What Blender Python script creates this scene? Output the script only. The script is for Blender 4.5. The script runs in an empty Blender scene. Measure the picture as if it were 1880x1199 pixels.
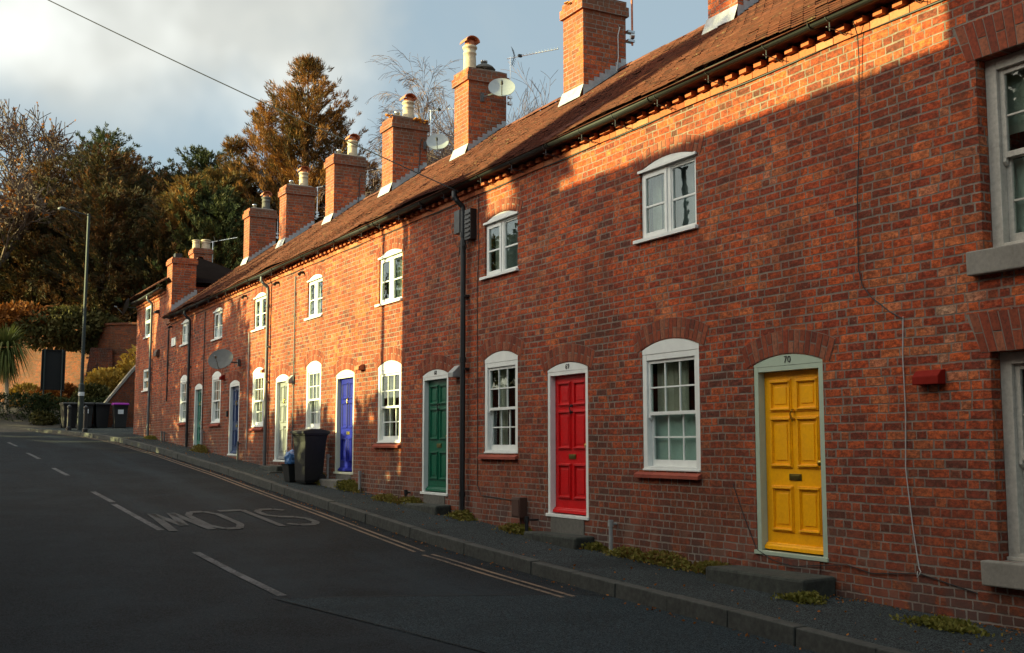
import bpy, bmesh, math, random
from mathutils import Vector, Matrix, geometry
R = math.radians
C = bpy.context.scene.collection
sc = bpy.context.scene
# ------------------------------------------------------------------ camera, world, sun, exposure
cam = bpy.data.objects.new('camera', bpy.data.cameras.new('camera')); C.objects.link(cam)
cam.location = (0, 0, 1.6); cam.rotation_euler = (R(90 + 5.969), 0, R(-28.818))
cam.data.sensor_width = 36; cam.data.lens = 40.016; cam.data.clip_start = .1; cam.data.clip_end = 3000
sc.camera = cam
SUN_EL, SUN_PHI = 13.0, 22.0          # sun stands this far from the wall's normal, up the street
sdir = Vector((-math.cos(R(SUN_PHI)) * math.cos(R(SUN_EL)), math.sin(R(SUN_PHI)) * math.cos(R(SUN_EL)), math.sin(R(SUN_EL))))
sun = bpy.data.objects.new('sun', bpy.data.lights.new('sun', 'SUN')); C.objects.link(sun)
sun.data.energy = 5.0; sun.data.angle = R(.5); sun.data.color = (1, .95, .42)
sun.rotation_euler = sdir.to_track_quat('Z', 'Y').to_euler(); sun.location = (-20, 30, 30)
sc.view_settings.view_transform = 'Standard'; sc.view_settings.look = 'None'
sc.view_settings.exposure = 1.5; sc.view_settings.gamma = 1
sc.render.engine = 'CYCLES'; sc.render.resolution_x = 1024; sc.render.resolution_y = 653

class NT:
    """tiny helper for writing node trees"""
    def __init__(s, tree): s.t = tree; s.n = tree.nodes; s.l = tree.links; s.n.clear()
    def node(s, typ, ins=None, **kw):
        n = s.n.new(typ)
        for k, v in kw.items(): setattr(n, k, v)
        for k, v in (ins or {}).items(): s.put(n.inputs[k], v)
        return n
    def put(s, sock, v):
        if isinstance(v, bpy.types.NodeSocket): s.l.new(v, sock)
        elif isinstance(v, (tuple, list)) and len(v) == 3 and sock.type == 'RGBA': sock.default_value = (*v, 1)
        else: sock.default_value = v
    def m(s, op, a, b=0.0, c=None, clamp=False):
        n = s.node('ShaderNodeMath', operation=op, use_clamp=clamp); s.put(n.inputs[0], a); s.put(n.inputs[1], b)
        if c is not None: s.put(n.inputs[2], c)
        return n.outputs[0]
    def noise(s, vec, scale, detail=2, rough=.5, dist=0):
        n = s.node('ShaderNodeTexNoise', {'Scale': scale, 'Detail': detail, 'Roughness': rough, 'Distortion': dist})
        if vec is not None: s.put(n.inputs['Vector'], vec)
        return n.outputs['Fac']
    def mix(s, fac, a, b, mode='MIX'):
        n = s.node('ShaderNodeMix', data_type='RGBA', blend_type=mode)
        s.put(n.inputs[0], fac); s.put(n.inputs[6], a); s.put(n.inputs[7], b); return n.outputs[2]
    def ramp(s, fac, stops, interp='LINEAR'):
        n = s.node('ShaderNodeValToRGB'); cr = n.color_ramp; cr.interpolation = interp
        while len(cr.elements) < len(stops): cr.elements.new(.5)
        for e, (p, c) in zip(cr.elements, stops): e.position = p; e.color = (*c, 1) if len(c) == 3 else c
        s.put(n.inputs[0], fac); return n.outputs[0]
    def step(s, v, a, b, lo=0., hi=1.):
        n = s.node('ShaderNodeMapRange', {1: a, 2: b, 3: lo, 4: hi}, interpolation_type='SMOOTHSTEP'); s.put(n.inputs[0], v); return n.outputs[0]
    def comb(s, x, y, z=0.0):
        n = s.node('ShaderNodeCombineXYZ'); s.put(n.inputs[0], x); s.put(n.inputs[1], y); s.put(n.inputs[2], z); return n.outputs[0]
    def sep(s, v): n = s.node('ShaderNodeSeparateXYZ', {0: v}); return n.outputs
    def pos(s): return s.node('ShaderNodeNewGeometry').outputs['Position']
    def vm(s, op, a, b): n = s.node('ShaderNodeVectorMath', {0: a, 1: b}, operation=op); return n.outputs['Value'] if op == 'DOT_PRODUCT' else n.outputs[0]

# sky: Nishita with the big evening cloud of the photograph, all as a function of direction
w = bpy.data.worlds.new('World'); sc.world = w; w.use_nodes = True
t = NT(w.node_tree)
sky = t.node('ShaderNodeTexSky', sky_type='NISHITA', sun_disc=False, sun_elevation=R(SUN_EL), sun_rotation=R(-(90 - SUN_PHI)), altitude=50, air_density=1.0, dust_density=1.2, ozone_density=1.0)
d = t.node('ShaderNodeTexCoord').outputs['Generated']
nrm = t.node('ShaderNodeVectorMath', {0: d}, operation='NORMALIZE').outputs[0]
warp = t.noise(nrm, 3.2, 5, .55)
fine = t.noise(nrm, 9.0, 6, .6)
def blob(v, r0, r1):
    v = Vector(v).normalized()
    dp = t.vm('DOT_PRODUCT', nrm, tuple(v))
    dp = t.m('ADD', dp, t.m('MULTIPLY', t.m('SUBTRACT', warp, .5), .045))
    dp = t.m('ADD', dp, t.m('MULTIPLY', t.m('SUBTRACT', fine, .5), .012))
    return t.step(dp, math.cos(R(r1)), math.cos(R(r0)))
c1 = blob((.16, .88, .42), 8.5, 14.5); c2 = blob((.03, .86, .42), 13, 20); c3 = blob((-.6, .5, .5), 20, 38); c4 = blob((.275, .82, .47), 4, 7)
cl = t.m('MAXIMUM', t.m('MAXIMUM', c1, c2), t.m('MAXIMUM', c3, c4))
ez = t.m('ADD', t.sep(nrm)[2], t.m('MULTIPLY', t.m('SUBTRACT', warp, .5), .16)); cl = t.m('MULTIPLY', cl, t.step(ez, .235, .315))
wisp = t.m('MULTIPLY', t.step(t.noise(nrm, 2.2, 6, .6, .5), .50, .75), .35)
cl = t.m('MAXIMUM', cl, wisp)
shade = t.noise(nrm, 4.5, 4, .5)
ccol = t.ramp(shade, [(.36, (4.1, 4.25, 4.0)), (.5, (5.3, 5.4, 5.0)), (.64, (8.0, 8.2, 7.7))])
base = t.mix(.60, sky.outputs[0], (3.8, 4.85, 5.35))
out = t.mix(t.m('MULTIPLY', cl, .93), base, ccol)
# added fill: unseen sky round the sun and overhead brightened for the shaded walls
sky_fill = t.step(t.vm('DOT_PRODUCT', nrm, (-.93, .12, .34)), .22, .85)
sky_fill = t.m('MAXIMUM', sky_fill, t.m('MULTIPLY', t.step(t.sep(nrm)[2], .5, .95), .35))
out = t.mix(1.0, out, t.mix(sky_fill, (1, 1, 1), (3.8, 3.4, 3.0)), 'MULTIPLY')
bg = t.node('ShaderNodeBackground', {'Color': out, 'Strength': .050})
t.l.new(bg.outputs[0], t.node('ShaderNodeOutputWorld').inputs[0])

# ------------------------------------------------------------------ materials
MATS = {}
def mat(name, col=(.5, .5, .5), rough=.7, metal=0, spec=.5, fn=None, noise=0, scale=20, bump=0):
    if name in MATS: return MATS[name]
    m = bpy.data.materials.new(name); m.use_nodes = True; t = NT(m.node_tree)
    bs = t.node('ShaderNodeBsdfPrincipled', {'Base Color': col, 'Roughness': rough, 'Metallic': metal, 'Specular IOR Level': spec})
    o = t.node('ShaderNodeOutputMaterial'); t.l.new(bs.outputs[0], o.inputs[0])
    if noise:
        f = t.noise(t.pos(), scale, 5, .65); f2 = t.noise(t.pos(), scale * .13, 3, .6)
        f = t.m('ADD', t.m('MULTIPLY', f, .6), t.m('MULTIPLY', f2, .4))
        dark = tuple(c * (1 - noise) for c in col); lite = tuple(min(1, c * (1 + noise * .6)) for c in col)
        t.put(bs.inputs['Base Color'], t.ramp(f, [(.3, dark), (.7, lite)]))
        t.put(bs.inputs['Roughness'], t.step(f, .2, .8, min(1, rough + .12), max(0, rough - .12)))
        if bump:
            b = t.node('ShaderNodeBump', {'Strength': .6, 'Distance': bump, 'Height': f}); t.l.new(b.outputs[0], bs.inputs['Normal'])
    if fn: fn(t, bs, o)
    MATS[name] = m; return m

def brick_fn(bright=1.0, sooty=0.0, base_patch_shade=True, ch=.082, orange=0.0):
    def fn(t, bs, o):
        g = t.node('ShaderNodeNewGeometry'); P = g.outputs['Position']; N = g.outputs['True Normal']
        x, y, z = t.sep(P)[:3]; nx, ny, nz = t.sep(N)[:3]
        side = t.m('GREATER_THAN', t.m('ABSOLUTE', ny), .6)
        u = t.m('ADD', t.m('MULTIPLY', y, t.m('SUBTRACT', 1, side)), t.m('MULTIPLY', t.m('ADD', x, .11), side))
        wob = t.m('MULTIPLY', t.m('SUBTRACT', t.noise(P, 1.1, 2), .5), .03)
        wf = t.m('MULTIPLY', t.m('SUBTRACT', t.noise(P, 17, 2), .5), .010)
        wf2 = t.m('MULTIPLY', t.m('SUBTRACT', t.noise(t.vm('ADD', P, (5.3, 2.1, 7.7)), 21, 2), .5), .012)
        vz = t.m('ADD', z, t.m('ADD', wob, wf)); u = t.m('ADD', t.m('ADD', u, wf2), 50.0)
        v = t.m('DIVIDE', t.m('ADD', vz, 20.0), ch); row = t.m('FLOOR', v); fv = t.m('FRACT', v)
        wr = t.node('ShaderNodeTexWhiteNoise', {'W': row}, noise_dimensions='1D').outputs['Value']
        S, Hd = .224, .113; Pd = 2 * S + Hd
        u = t.m('ADD', u, t.m('ADD', t.m('MULTIPLY', t.m('MODULO', row, 2.0), S * .5 + .03), t.m('MULTIPLY', t.m('FLOOR', t.m('MULTIPLY', wr, 3)), S)))
        q = t.m('DIVIDE', u, Pd); idx = t.m('FLOOR', q); par = t.m('GREATER_THAN', t.node('ShaderNodeTexWhiteNoise', {'W': t.m('ADD', row, 31.7)}, noise_dimensions='1D').outputs['Value'], .45)
        Pe = t.m('SUBTRACT', Pd, t.m('MULTIPLY', par, S - Hd)); A2 = t.m('ADD', S, t.m('SUBTRACT', S, t.m('MULTIPLY', par, S - Hd)))
        q = t.m('DIVIDE', u, Pe); idx = t.m('FLOOR', q); tt = t.m('MULTIPLY', t.m('FRACT', q), Pe)
        s1 = t.m('GREATER_THAN', tt, S); s2 = t.m('GREATER_THAN', tt, A2)
        k = t.m('ADD', s1, s2); loc = t.m('SUBTRACT', t.m('SUBTRACT', tt, t.m('MULTIPLY', s1, S)), t.m('MULTIPLY', s2, t.m('SUBTRACT', A2, S)))
        w1 = t.m('MULTIPLY', t.m('SUBTRACT', s1, s2), t.m('MULTIPLY', par, S - Hd))
        wd = t.m('SUBTRACT', t.m('SUBTRACT', S, t.m('MULTIPLY', s2, S - Hd)), w1)
        du = t.m('MINIMUM', loc, t.m('SUBTRACT', wd, loc)); dv = t.m('MULTIPLY', t.m('MINIMUM', fv, t.m('SUBTRACT', 1, fv)), ch)
        idv = t.comb(t.m('ADD', t.m('MULTIPLY', idx, 3.0), k), row, side)
        wn = t.node('ShaderNodeTexWhiteNoise', {'Vector': idv}, noise_dimensions='3D')
        r1 = wn.outputs['Value']; rr = t.sep(wn.outputs['Color'])
        dv = t.m('ADD', dv, t.m('MULTIPLY', t.m('SUBTRACT', rr[0], .55), .0045)); du = t.m('ADD', du, t.m('MULTIPLY', t.m('SUBTRACT', rr[2], .55), .006))
        dd = t.m('MINIMUM', du, dv)
        rag = t.m('MULTIPLY', t.m('SUBTRACT', t.noise(P, 45, 4, .65), .5), .013)
        mask = t.step(t.m('ADD', dd, rag), .0052, .0092)
        big = t.noise(P, .55, 4, .6)
        rsel = t.m('ADD', t.m('ADD', .13, t.m('MULTIPLY', r1, .74)), t.m('MULTIPLY', t.m('SUBTRACT', big, .5), .75), clamp=True)
        col = t.ramp(rsel, [(0, (.085, .032, .022)), (.12, (.15, .032, .018)), (.28, (.26, .038, .014)), (.48, (.38, .058, .015)), (.70, (.47, .084, .020)), (.86, (.48, .130, .042)), (.95, (.42, .15, .08)), (1.0, (.46, .25, .15))])
        col = t.mix(t.m('MULTIPLY', s2, .25), col, (.40, .12, .05))
        mul = t.step(t.noise(t.vm('ADD', t.vm('MULTIPLY', P, (1, .7, 1.3)), (rr[0] if False else 3.0, 1.0, 2.0)), 26, 5, .7), .34, .68, .42, 1.5)
        col = t.mix(1.0, col, t.comb(mul, mul, mul), 'MULTIPLY')
        mot = t.noise(P, 38, 4, .7)
        col = t.mix(t.step(mot, .50, .66, 0, .62), col, (.16, .040, .026))
        mot2 = t.noise(t.vm('ADD', P, (9, 3, 1)), 27, 3, .6)
        col = t.mix(t.step(mot2, .56, .78, 0, .5), col, (.46, .20, .11))
        pit = t.node('ShaderNodeTexVoronoi', {'Vector': P, 'Scale': 70}).outputs['Distance']
        pits = t.step(pit, .10, .22)
        pits = t.m('MAXIMUM', pits, t.step(rr[1], .3, .45, 1, 0))
        col = t.mix(pits, (.045, .022, .018), col)
        mort = t.ramp(t.noise(P, 8, 5, .7), [(.3, (.125, .098, .078)), (.7, (.26, .208, .168))])
        # old blue-grey and repointed, paler patches near the ground, plus painted shade low down
        if base_patch_shade:
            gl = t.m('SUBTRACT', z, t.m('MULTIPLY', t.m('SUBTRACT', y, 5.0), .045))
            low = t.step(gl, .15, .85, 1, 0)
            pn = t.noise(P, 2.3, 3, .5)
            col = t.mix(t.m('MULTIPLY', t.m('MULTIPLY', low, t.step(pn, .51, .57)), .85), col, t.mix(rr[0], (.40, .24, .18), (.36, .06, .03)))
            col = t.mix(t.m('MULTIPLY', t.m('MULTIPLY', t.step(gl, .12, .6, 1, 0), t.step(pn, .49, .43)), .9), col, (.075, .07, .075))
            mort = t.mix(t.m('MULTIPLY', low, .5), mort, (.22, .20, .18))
            col = t.mix(t.m('MULTIPLY', t.step(gl, -.1, 2.6, 1, 0), .62), col, (.10, .04, .025))  # shade painted in: brick darkened downwards, where less light reaches the wall
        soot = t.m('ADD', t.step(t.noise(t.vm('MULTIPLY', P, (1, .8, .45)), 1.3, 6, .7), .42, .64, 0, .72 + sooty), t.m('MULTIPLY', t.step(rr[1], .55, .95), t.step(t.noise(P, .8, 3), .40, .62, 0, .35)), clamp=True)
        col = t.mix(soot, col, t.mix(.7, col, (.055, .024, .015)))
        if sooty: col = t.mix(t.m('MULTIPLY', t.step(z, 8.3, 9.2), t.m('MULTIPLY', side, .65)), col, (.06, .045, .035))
        if orange: col = t.mix(orange, col, (.50, .19, .07))
        c = t.mix(mask, t.mix(t.step(t.noise(t.vm('ADD', P, (2, 4, 6)), 2.2, 5, .7), .42, .66, 0, .72), mort, t.mix(.55, col, (.16, .10, .075))), col)
        if bright != 1: c = t.mix(1.0, c, (bright, bright, bright), 'MULTIPLY')
        t.put(bs.inputs['Base Color'], c)
        hh = t.m('ADD', t.m('MULTIPLY', mask, t.m('ADD', .75, t.m('MULTIPLY', rr[2], .5))), t.m('MULTIPLY', mot, .55))
        hh = t.m('ADD', hh, t.m('MULTIPLY', pits, .3))
        b = t.node('ShaderNodeBump', {'Strength': .9, 'Distance': .007, 'Height': hh}); t.l.new(b.outputs[0], bs.inputs['Normal'])
        bs.inputs['Roughness'].default_value = .9; bs.inputs['Specular IOR Level'].default_value = .25
    return fn
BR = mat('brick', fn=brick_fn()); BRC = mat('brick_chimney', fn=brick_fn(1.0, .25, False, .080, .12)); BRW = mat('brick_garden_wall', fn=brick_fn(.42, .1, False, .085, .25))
BRO = mat('brick_opposite', fn=brick_fn(.7, .2, False))

def island_fn(cols, noise=.35, scale=40, bump=.003, rough=.9, spec=.25, lichen=None):
    def fn(t, bs, o):
        g = t.node('ShaderNodeNewGeometry'); ri = g.outputs['Random Per Island']; P = g.outputs['Position']
        n = len(cols); c = t.ramp(ri, [(i / max(1, n - 1), k) for i, k in enumerate(cols)])
        nz = t.noise(P, scale, 5, .7); c = t.mix(t.step(nz, .35, .75, 0, noise), c, t.mix(.8, c, (.02, .015, .012)))
        if lichen: c = t.mix(t.step(t.noise(P, 5, 5, .7), .60, .72, 0, .7), c, lichen)
        t.put(bs.inputs['Base Color'], c)
        b = t.node('ShaderNodeBump', {'Strength': .7, 'Distance': bump, 'Height': nz}); t.l.new(b.outputs[0], bs.inputs['Normal'])
        bs.inputs['Roughness'].default_value = rough; bs.inputs['Specular IOR Level'].default_value = spec
    return fn
VOUS = mat('arch_brick', fn=island_fn([(.14, .034, .02), (.27, .050, .022), (.30, .075, .034), (.22, .044, .02), (.33, .12, .065), (.28, .062, .027)], .75, 30, .004))
DENT = mat('dentil_brick', fn=island_fn([(.28, .07, .03), (.42, .13, .055), (.38, .10, .04), (.46, .19, .10)], .4, 30, .004))
MORT = mat('mortar', (.19, .15, .12), .95, noise=.3, scale=30, bump=.003)
TILE = mat('roof_tile', fn=island_fn([(.115, .038, .026), (.155, .050, .032), (.09, .034, .025), (.135, .043, .027), (.175, .062, .041), (.075, .031, .024)], .55, 14, .004, .9, .2, (.24, .19, .10)))
SLATE = mat('roof_slate', (.012, .009, .009), 1.0, spec=0, noise=.4, scale=12)
WHITE = mat('white_paint', (.74, .74, .70), .45, noise=.12, scale=9, bump=.001)
OLDW = mat('old_white_paint', (.46, .42, .36), .6, noise=.35, scale=22, bump=.002)
CREAM = mat('cream_paint', (.66, .64, .48), .5, noise=.1, scale=9)
PGREEN = mat('pale_green_paint', (.40, .47, .36), .45, noise=.12, scale=9, bump=.001)
def paint(n, c): return mat(n, c, .38, spec=.35, noise=.2, scale=30, bump=.0008)
YEL = paint('yellow_paint', (1.0, .41, .002)); RED = paint('red_paint', (.58, .003, .005)); GRN = paint('green_paint', (.003, .10, .050))
BLU = paint('blue_paint', (.005, .010, .22)); GREY = paint('grey_paint', (.22, .225, .225)); NAVY = paint('navy_paint', (.012, .035, .12)); TEAL = paint('teal_paint', (.01, .13, .09))
BRASS = mat('brass', (.55, .36, .06), .3, 1, noise=.3, scale=60); DBRASS = mat('aged_brass', (.22, .18, .05), .4, 1, noise=.3, scale=60); IRON = mat('dark_iron', (.05, .045, .04), .5, .6)
BLACK = mat('black_metal', (.012, .012, .013), .45, noise=.3, scale=8); GUT = mat('gutter_black', (.006, .0065, .007), .65, noise=.4, scale=6)
GPIPE = mat('grey_pipe', (.09, .095, .10), .5, noise=.3, scale=8); PLAS = mat('pale_plastic', (.30, .30, .29), .5, noise=.2, scale=14)
STONE = mat('stone_sill', (.22, .195, .165), .9, noise=.25, scale=30, bump=.003); STEP = mat('step_stone', (.036, .038, .030), .95, noise=.75, scale=15, bump=.02)
CEM = mat('cement_render', (.12, .11, .095), .95, noise=.35, scale=18, bump=.004); QUARRY = mat('quarry_tile', fn=island_fn([(.26, .055, .035), (.33, .075, .045), (.22, .05, .035)], .3))
TERRA = mat('terracotta', (.42, .13, .055), .8, noise=.3, scale=20, bump=.002); POT = mat('buff_pot', (.52, .41, .28), .85, noise=.35, scale=14, bump=.002)
LEAD = mat('lead_flashing', (.34, .35, .36), .55, .2, noise=.4, scale=14, bump=.004); STEEL = mat('steel', (.5, .5, .5), .25, 1, noise=.2, scale=20); ALU = mat('aluminium', (.75, .75, .75), .4, .7)
DISH = mat('dish_grey', (.30, .32, .32), .5, noise=.15, scale=10); REDV = mat('red_vent_paint', (.20, .012, .007), .8, spec=.1, noise=.2, scale=20); BROWNV = mat('brown_plastic', (.07, .03, .02), .5)
CABLEB = mat('black_cable', (.012, .012, .012), .6); CABLEW = mat('pale_cable', (.42, .40, .38), .6)
DARK = mat('room_dark_paint', (.010, .010, .010), .9); BINB = mat('bin_plastic', (.006, .006, .006), .6, noise=.4, scale=90, bump=.002); BINL = mat('bin_lid', (.018, .018, .019), .6, noise=.3, scale=30); PURP = mat('purple_lid', (.30, .02, .30), .4)
BLUEBAG = mat('blue_plastic', (.05, .14, .32), .35, noise=.7, scale=9, bump=.01); LABELM = mat('white_sticker', (.6, .6, .6), .5); SIGNB = mat('sign_back', (.006, .006, .006), .9)
CURT = mat('curtain_cloth', (.62, .56, .45), .9, noise=.15, scale=30); NET = mat('net_curtain', (.55, .66, .60), .9, noise=.1, scale=30); DCURT = mat('dark_curtain', (.10, .02, .02), .9); BLIND = mat('roller_blind', (.34, .33, .27), .8, noise=.06, scale=5)

def glass_fn(t, bs, o):
    tr = t.node('ShaderNodeBsdfTransparent', {0: (.80, .86, .84)}); gl = t.node('ShaderNodeBsdfGlossy', {'Roughness': .01, 'Color': (1, 1, 1)})
    b = t.node('ShaderNodeBump', {'Strength': .18, 'Distance': .004, 'Height': t.noise(t.pos(), 3.2, 2)}); t.l.new(b.outputs[0], gl.inputs['Normal'])
    fc = t.node('ShaderNodeLayerWeight', {'Blend': .5}).outputs['Facing']; f = t.node('ShaderNodeMath', {0: t.m('MULTIPLY', t.m('POWER', fc, 5.0), .9), 1: .045}, operation='ADD')
    mx = t.node('ShaderNodeMixShader'); t.l.new(f.outputs[0], mx.inputs[0]); t.l.new(tr.outputs[0], mx.inputs[1]); t.l.new(gl.outputs[0], mx.inputs[2]); t.l.new(mx.outputs[0], o.inputs[0])
GLASS = mat('window_glass', fn=glass_fn)

def asphalt_fn(base, tint, tracks):
    def fn(t, bs, o):
        P = t.pos(); x, y, z = t.sep(P)[:3]
        v = t.node('ShaderNodeTexVoronoi', {'Vector': P, 'Scale': 115}); agg = t.sep(v.outputs['Color'])[0]
        n = t.noise(P, 1.2, 5, .6); nf = t.noise(P, 55, 5, .8)
        val = t.m('ADD', t.m('MULTIPLY', agg, .9), t.m('MULTIPLY', nf, .9))
        c = t.ramp(val, [(.45, tuple(k * .15 for k in base)), (.82, base), (1.0, tuple(min(1, k * 4.5) for k in base))])
        c = t.mix(t.step(n, .38, .68, 0, .6), c, t.mix(.5, c, tint)); c = t.mix(t.step(t.noise(t.vm('ADD', P, (3, 7, 1)), .45, 4, .6), .5, .68, 0, .55), c, t.mix(.6, c, (.003, .003, .0035)))
        if tracks:
            st = t.noise(t.vm('MULTIPLY', P, (1.3, .10, 0)), 1.6, 4, .6)
            wavy = t.m('ADD', x, t.m('MULTIPLY', t.m('SUBTRACT', t.noise(t.vm('MULTIPLY', P, (0, .16, 0)), 1, 2), .5), 1.4))
            tr = t.m('MAXIMUM', t.step(t.m('ABSOLUTE', t.m('SUBTRACT', wavy, 5.4)), .05, .65, 1, 0), t.step(t.m('ABSOLUTE', t.m('SUBTRACT', wavy, 3.9)), .05, .5, .55, 0))
            c = t.mix(t.m('MULTIPLY', t.m('MULTIPLY', tr, t.step(st, .35, .65)), .55), c, tint)
        t.put(bs.inputs['Base Color'], c); bs.inputs['Roughness'].default_value = .85; bs.inputs['Specular IOR Level'].default_value = .12
        b = t.node('ShaderNodeBump', {'Strength': .9, 'Distance': .006, 'Height': val}); t.l.new(b.outputs[0], bs.inputs['Normal'])
    return fn
ASPH = mat('asphalt', fn=asphalt_fn((.0048, .0056, .0066), (.026, .036, .043), True)); ASPH2 = mat('asphalt_patch', fn=asphalt_fn((.0080, .0112, .013), (.019, .026, .030), False)); PAVE = mat('pavement_asphalt', fn=asphalt_fn((.014, .0165, .017), (.023, .027, .027), False))
KERB = mat('kerb_stone', (.042, .042, .036), .9, noise=.55, scale=18, bump=.006)
def worn_fn(col, amt):
    def fn(t, bs, o):
        P = t.pos(); n = t.noise(P, 26, 5, .75); n2 = t.noise(P, 2.2, 3, .6)
        f = t.step(t.m('ADD', n, t.m('MULTIPLY', t.m('SUBTRACT', n2, .5), .5)), amt - .07, amt + .10)
        t.put(bs.inputs['Base Color'], t.mix(f, (.010, .011, .012), col)); bs.inputs['Roughness'].default_value = .8
    return fn
WLINE = mat('worn_white_line', fn=worn_fn((.085, .08, .085), .49)); YLINE = mat('yellow_line_paint', fn=worn_fn((.16, .10, .062), .44)); FAINT = mat('faded_marking', fn=worn_fn((.045, .046, .048), .48))
GRIT = mat('gutter_grit', (.045, .04, .032), .95, noise=.8, scale=30, bump=.01); SEAM = mat('seam_tar', (.002, .002, .002), .9)
SOIL = mat('soil', (.06, .045, .03), .95, noise=.5, scale=4, bump=.02)
def leaf_fn(cols, trans=.25):
    def fn(t, bs, o):
        g = t.node('ShaderNodeNewGeometry'); ri = g.outputs['Random Per Island']; n = len(cols)
        big = t.noise(g.outputs['Position'], .42, 3, .6)
        f = t.m('ADD', t.m('MULTIPLY', ri, .55), t.step(big, .35, .65, 0, .45))
        c = t.ramp(f, [(i / (n - 1), k) for i, k in enumerate(cols)])
        t.put(bs.inputs['Base Color'], c); bs.inputs['Roughness'].default_value = .7; bs.inputs['Specular IOR Level'].default_value = .2
        tl = t.node('ShaderNodeBsdfTranslucent', {0: c}); mx = t.node('ShaderNodeMixShader', {0: trans})
        t.l.new(bs.outputs[0], mx.inputs[1]); t.l.new(tl.outputs[0], mx.inputs[2]); t.l.new(mx.outputs[0], o.inputs[0])
    return fn
CONL = mat('conifer_leaf', fn=leaf_fn([(.04, .045, .014), (.10, .070, .020), (.19, .095, .022), (.28, .125, .03)]))
CYPL = mat('cypress_leaf', fn=leaf_fn([(.035, .040, .013), (.12, .062, .017), (.26, .105, .022), (.40, .17, .036)])); YEWL = mat('yew_leaf', fn=leaf_fn([(.022, .028, .011), (.045, .038, .014), (.09, .045, .014), (.17, .058, .016)]))
YEWG = mat('yew_leaf_green', fn=leaf_fn([(.02, .032, .013), (.035, .048, .018), (.06, .065, .022), (.10, .075, .024)]))
HEDL = mat('hedge_leaf', fn=leaf_fn([(.015, .022, .008), (.03, .04, .012), (.05, .055, .018)])); LAUR = mat('laurel_leaf', fn=leaf_fn([(.03, .035, .01), (.09, .075, .02), (.18, .14, .05)]))
GOLD = mat('golden_leaf', fn=leaf_fn([(.16, .09, .015), (.34, .20, .03), (.46, .30, .06)])); RUST = mat('rust_leaf', fn=leaf_fn([(.12, .04, .012), (.28, .09, .015), (.36, .16, .03)]))
WEED = mat('weed_leaf', fn=leaf_fn([(.07, .075, .015), (.14, .13, .022), (.20, .17, .035), (.16, .075, .02)])); PALM = mat('palm_leaf', fn=leaf_fn([(.05, .07, .02), (.12, .13, .03), (.17, .14, .05)]))
BARK = mat('bark', (.075, .055, .042), .9, noise=.4, scale=6); BIRCHB = mat('birch_bark', (.46, .38, .34), .8, noise=.25, scale=5); TWIG = mat('birch_twig', (.13, .08, .072), .9); OAKT = mat('oak_twig', (.12, .075, .05), .9, noise=.3, scale=4)

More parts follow.
